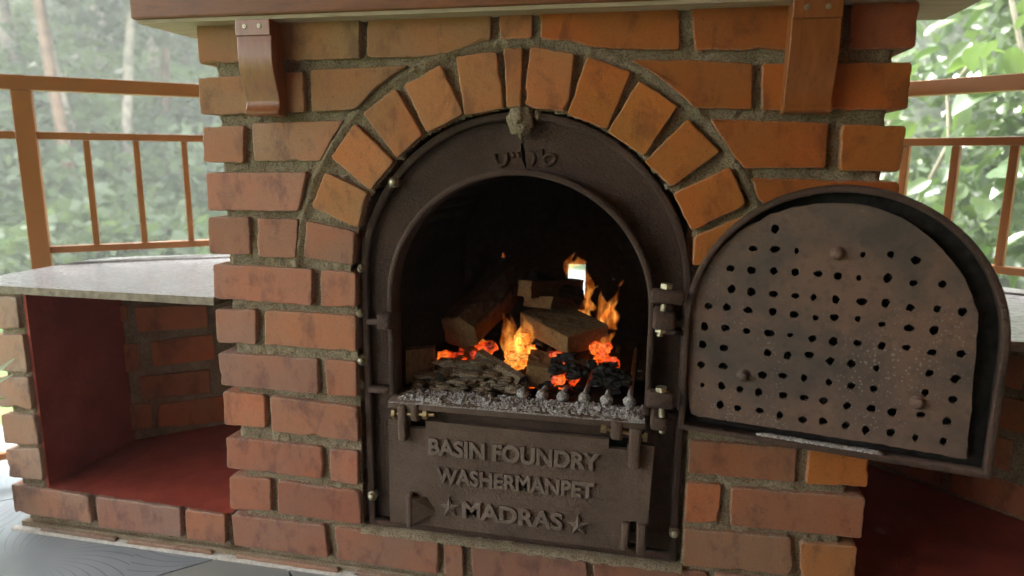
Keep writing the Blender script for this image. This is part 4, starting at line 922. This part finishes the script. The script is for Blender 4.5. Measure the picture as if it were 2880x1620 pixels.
# forest on the slope behind the left railing
def tree(x, y, h, r, bark, lean, label, seed, fork=False, crown0=.35):
    z0 = terrain_h(x, y)-.2; rs = random.Random(seed); root = empty('tree', (x, y, z0), label, 'tree', 'trees on the wooded slope')
    k = 9; pts = [np.array([x+lean*f*h*.2+.12*math.sin(f*6+seed), y+.1*math.sin(f*4+seed), z0+h*.92*f]) for f in np.linspace(0, 1, k)]
    parts = [tube(pts, [r*(1-.75*f) for f in np.linspace(0, 1, k)], 8)]
    for j in range(7):
        i = rs.randrange(3, k-1); an = rs.uniform(0, 6.28); L = h*rs.uniform(.12, .24); e = pts[i]+np.array([L*math.cos(an), L*math.sin(an), L*.7]); parts.append(tube([pts[i], pts[i]*.5+e*.5+[0, 0, .1*L], e], [r*.4, r*.28, r*.1], 6))
    if fork: e = pts[3]+np.array([h*.10, 0, h*.22]); parts.append(tube([pts[3], pts[3]*.6+e*.4+[.1, 0, 0], e], [r*.7, r*.6, r*.4], 7))
    mk('trunk', *join(parts), bark, root, True)
    cc = [np.array([x+lean*h*.12+rs.gauss(0, h*.13), y+rs.gauss(0, h*.13), z0+h*rs.uniform(crown0, 1.05)]) for _ in range(34)]
    leaf_cloud('crown', cc, 60, [h*rs.uniform(.05, .10) for _ in cc], .24, 'leaf_far', root, seed, .7)
def at_px(px, dist, z=0): d = ray(px, 470); d = d/np.hypot(d[0], d[1]); return CAM[0]+d[0]*dist, CAM[1]+d[1]*dist
TL = [(180, 13.5, 10, .10, 'bark_warm', .05, 'straight reddish trunk at the far left, crossing the top rail', False), (235, 15, 10, .08, 'bark_pale', -.5, 'pale leaning trunk right of the reddish one', False),
      (385, 14.5, 10, .09, 'bark_pale', .35, 'pale forked trunk near the mantel corner', True), (490, 16, 11, .09, 'bark_warm', .05, 'thin brown trunk beside the oven pillar', False),
      (445, 18, 12, .11, 'bark_pale', .1, 'slim grey trunk between the forked tree and the pillar', False), (300, 20, 13, .16, 'bark_pale', 0, 'shaded trunk deep in the wood', False),
      (60, 17, 12, .16, 'bark_pale', -.1, 'grey trunk at the left edge of the wood', False), (-120, 15, 11, .16, 'bark_warm', .1, 'trunk out at the far left of the wood', False), (560, 21, 13, .15, 'bark_pale', 0, 'pale trunk directly behind the oven pillar', False)]
for k, (px, d, h, r, bk, ln, lb, fk) in enumerate(TL): x, y = at_px(px, d); tree(x, y, h, r, bk, ln, lb, 40+k, fk, .30)
for k, (px, d) in enumerate(((1500, 14), (2000, 15), (2500, 13), (2900, 14), (2700, 18))): x, y = at_px(px, d); tree(x, y, 10, .15, 'bark_pale', 0, ['tree behind the low shrub, right of the oven pillar', 'tree behind the open iron door', 'tree behind the right end of the mantel', 'tree at the far right of the wood', 'distant tree behind the tall shrub'][k], 70+k, False, .15)
rs = random.Random(5); cc, sp = [], []
for k in range(900):
    an = rs.uniform(math.radians(15), math.radians(165)); d = rs.uniform(8, 30); x, y = d*math.cos(an), d*math.sin(an)+.5
    if abs(x) < 2.2 and y < 9.5: continue
    cc.append((x, y, terrain_h(x, y)+rs.uniform(.1, 1.2)*(.5+d/22))); sp.append(.35+d*.035)
tag(leaf_cloud('undergrowth', cc, 130, sp, .20, 'leaf_bush', None, 9, .7, .2), kind='stuff')
cc, sp = [], []
for k in range(420):
    an = rs.uniform(math.radians(20), math.radians(160)); d = rs.uniform(24, 44); x, y = d*math.cos(an), d*math.sin(an)
    cc.append((x, y, terrain_h(x, y)+rs.uniform(0, 11))); sp.append(rs.uniform(1.2, 2.4))
tag(leaf_cloud('far_woods', cc, 170, sp, .5, 'leaf_far', None, 10, .8, .2), kind='stuff')
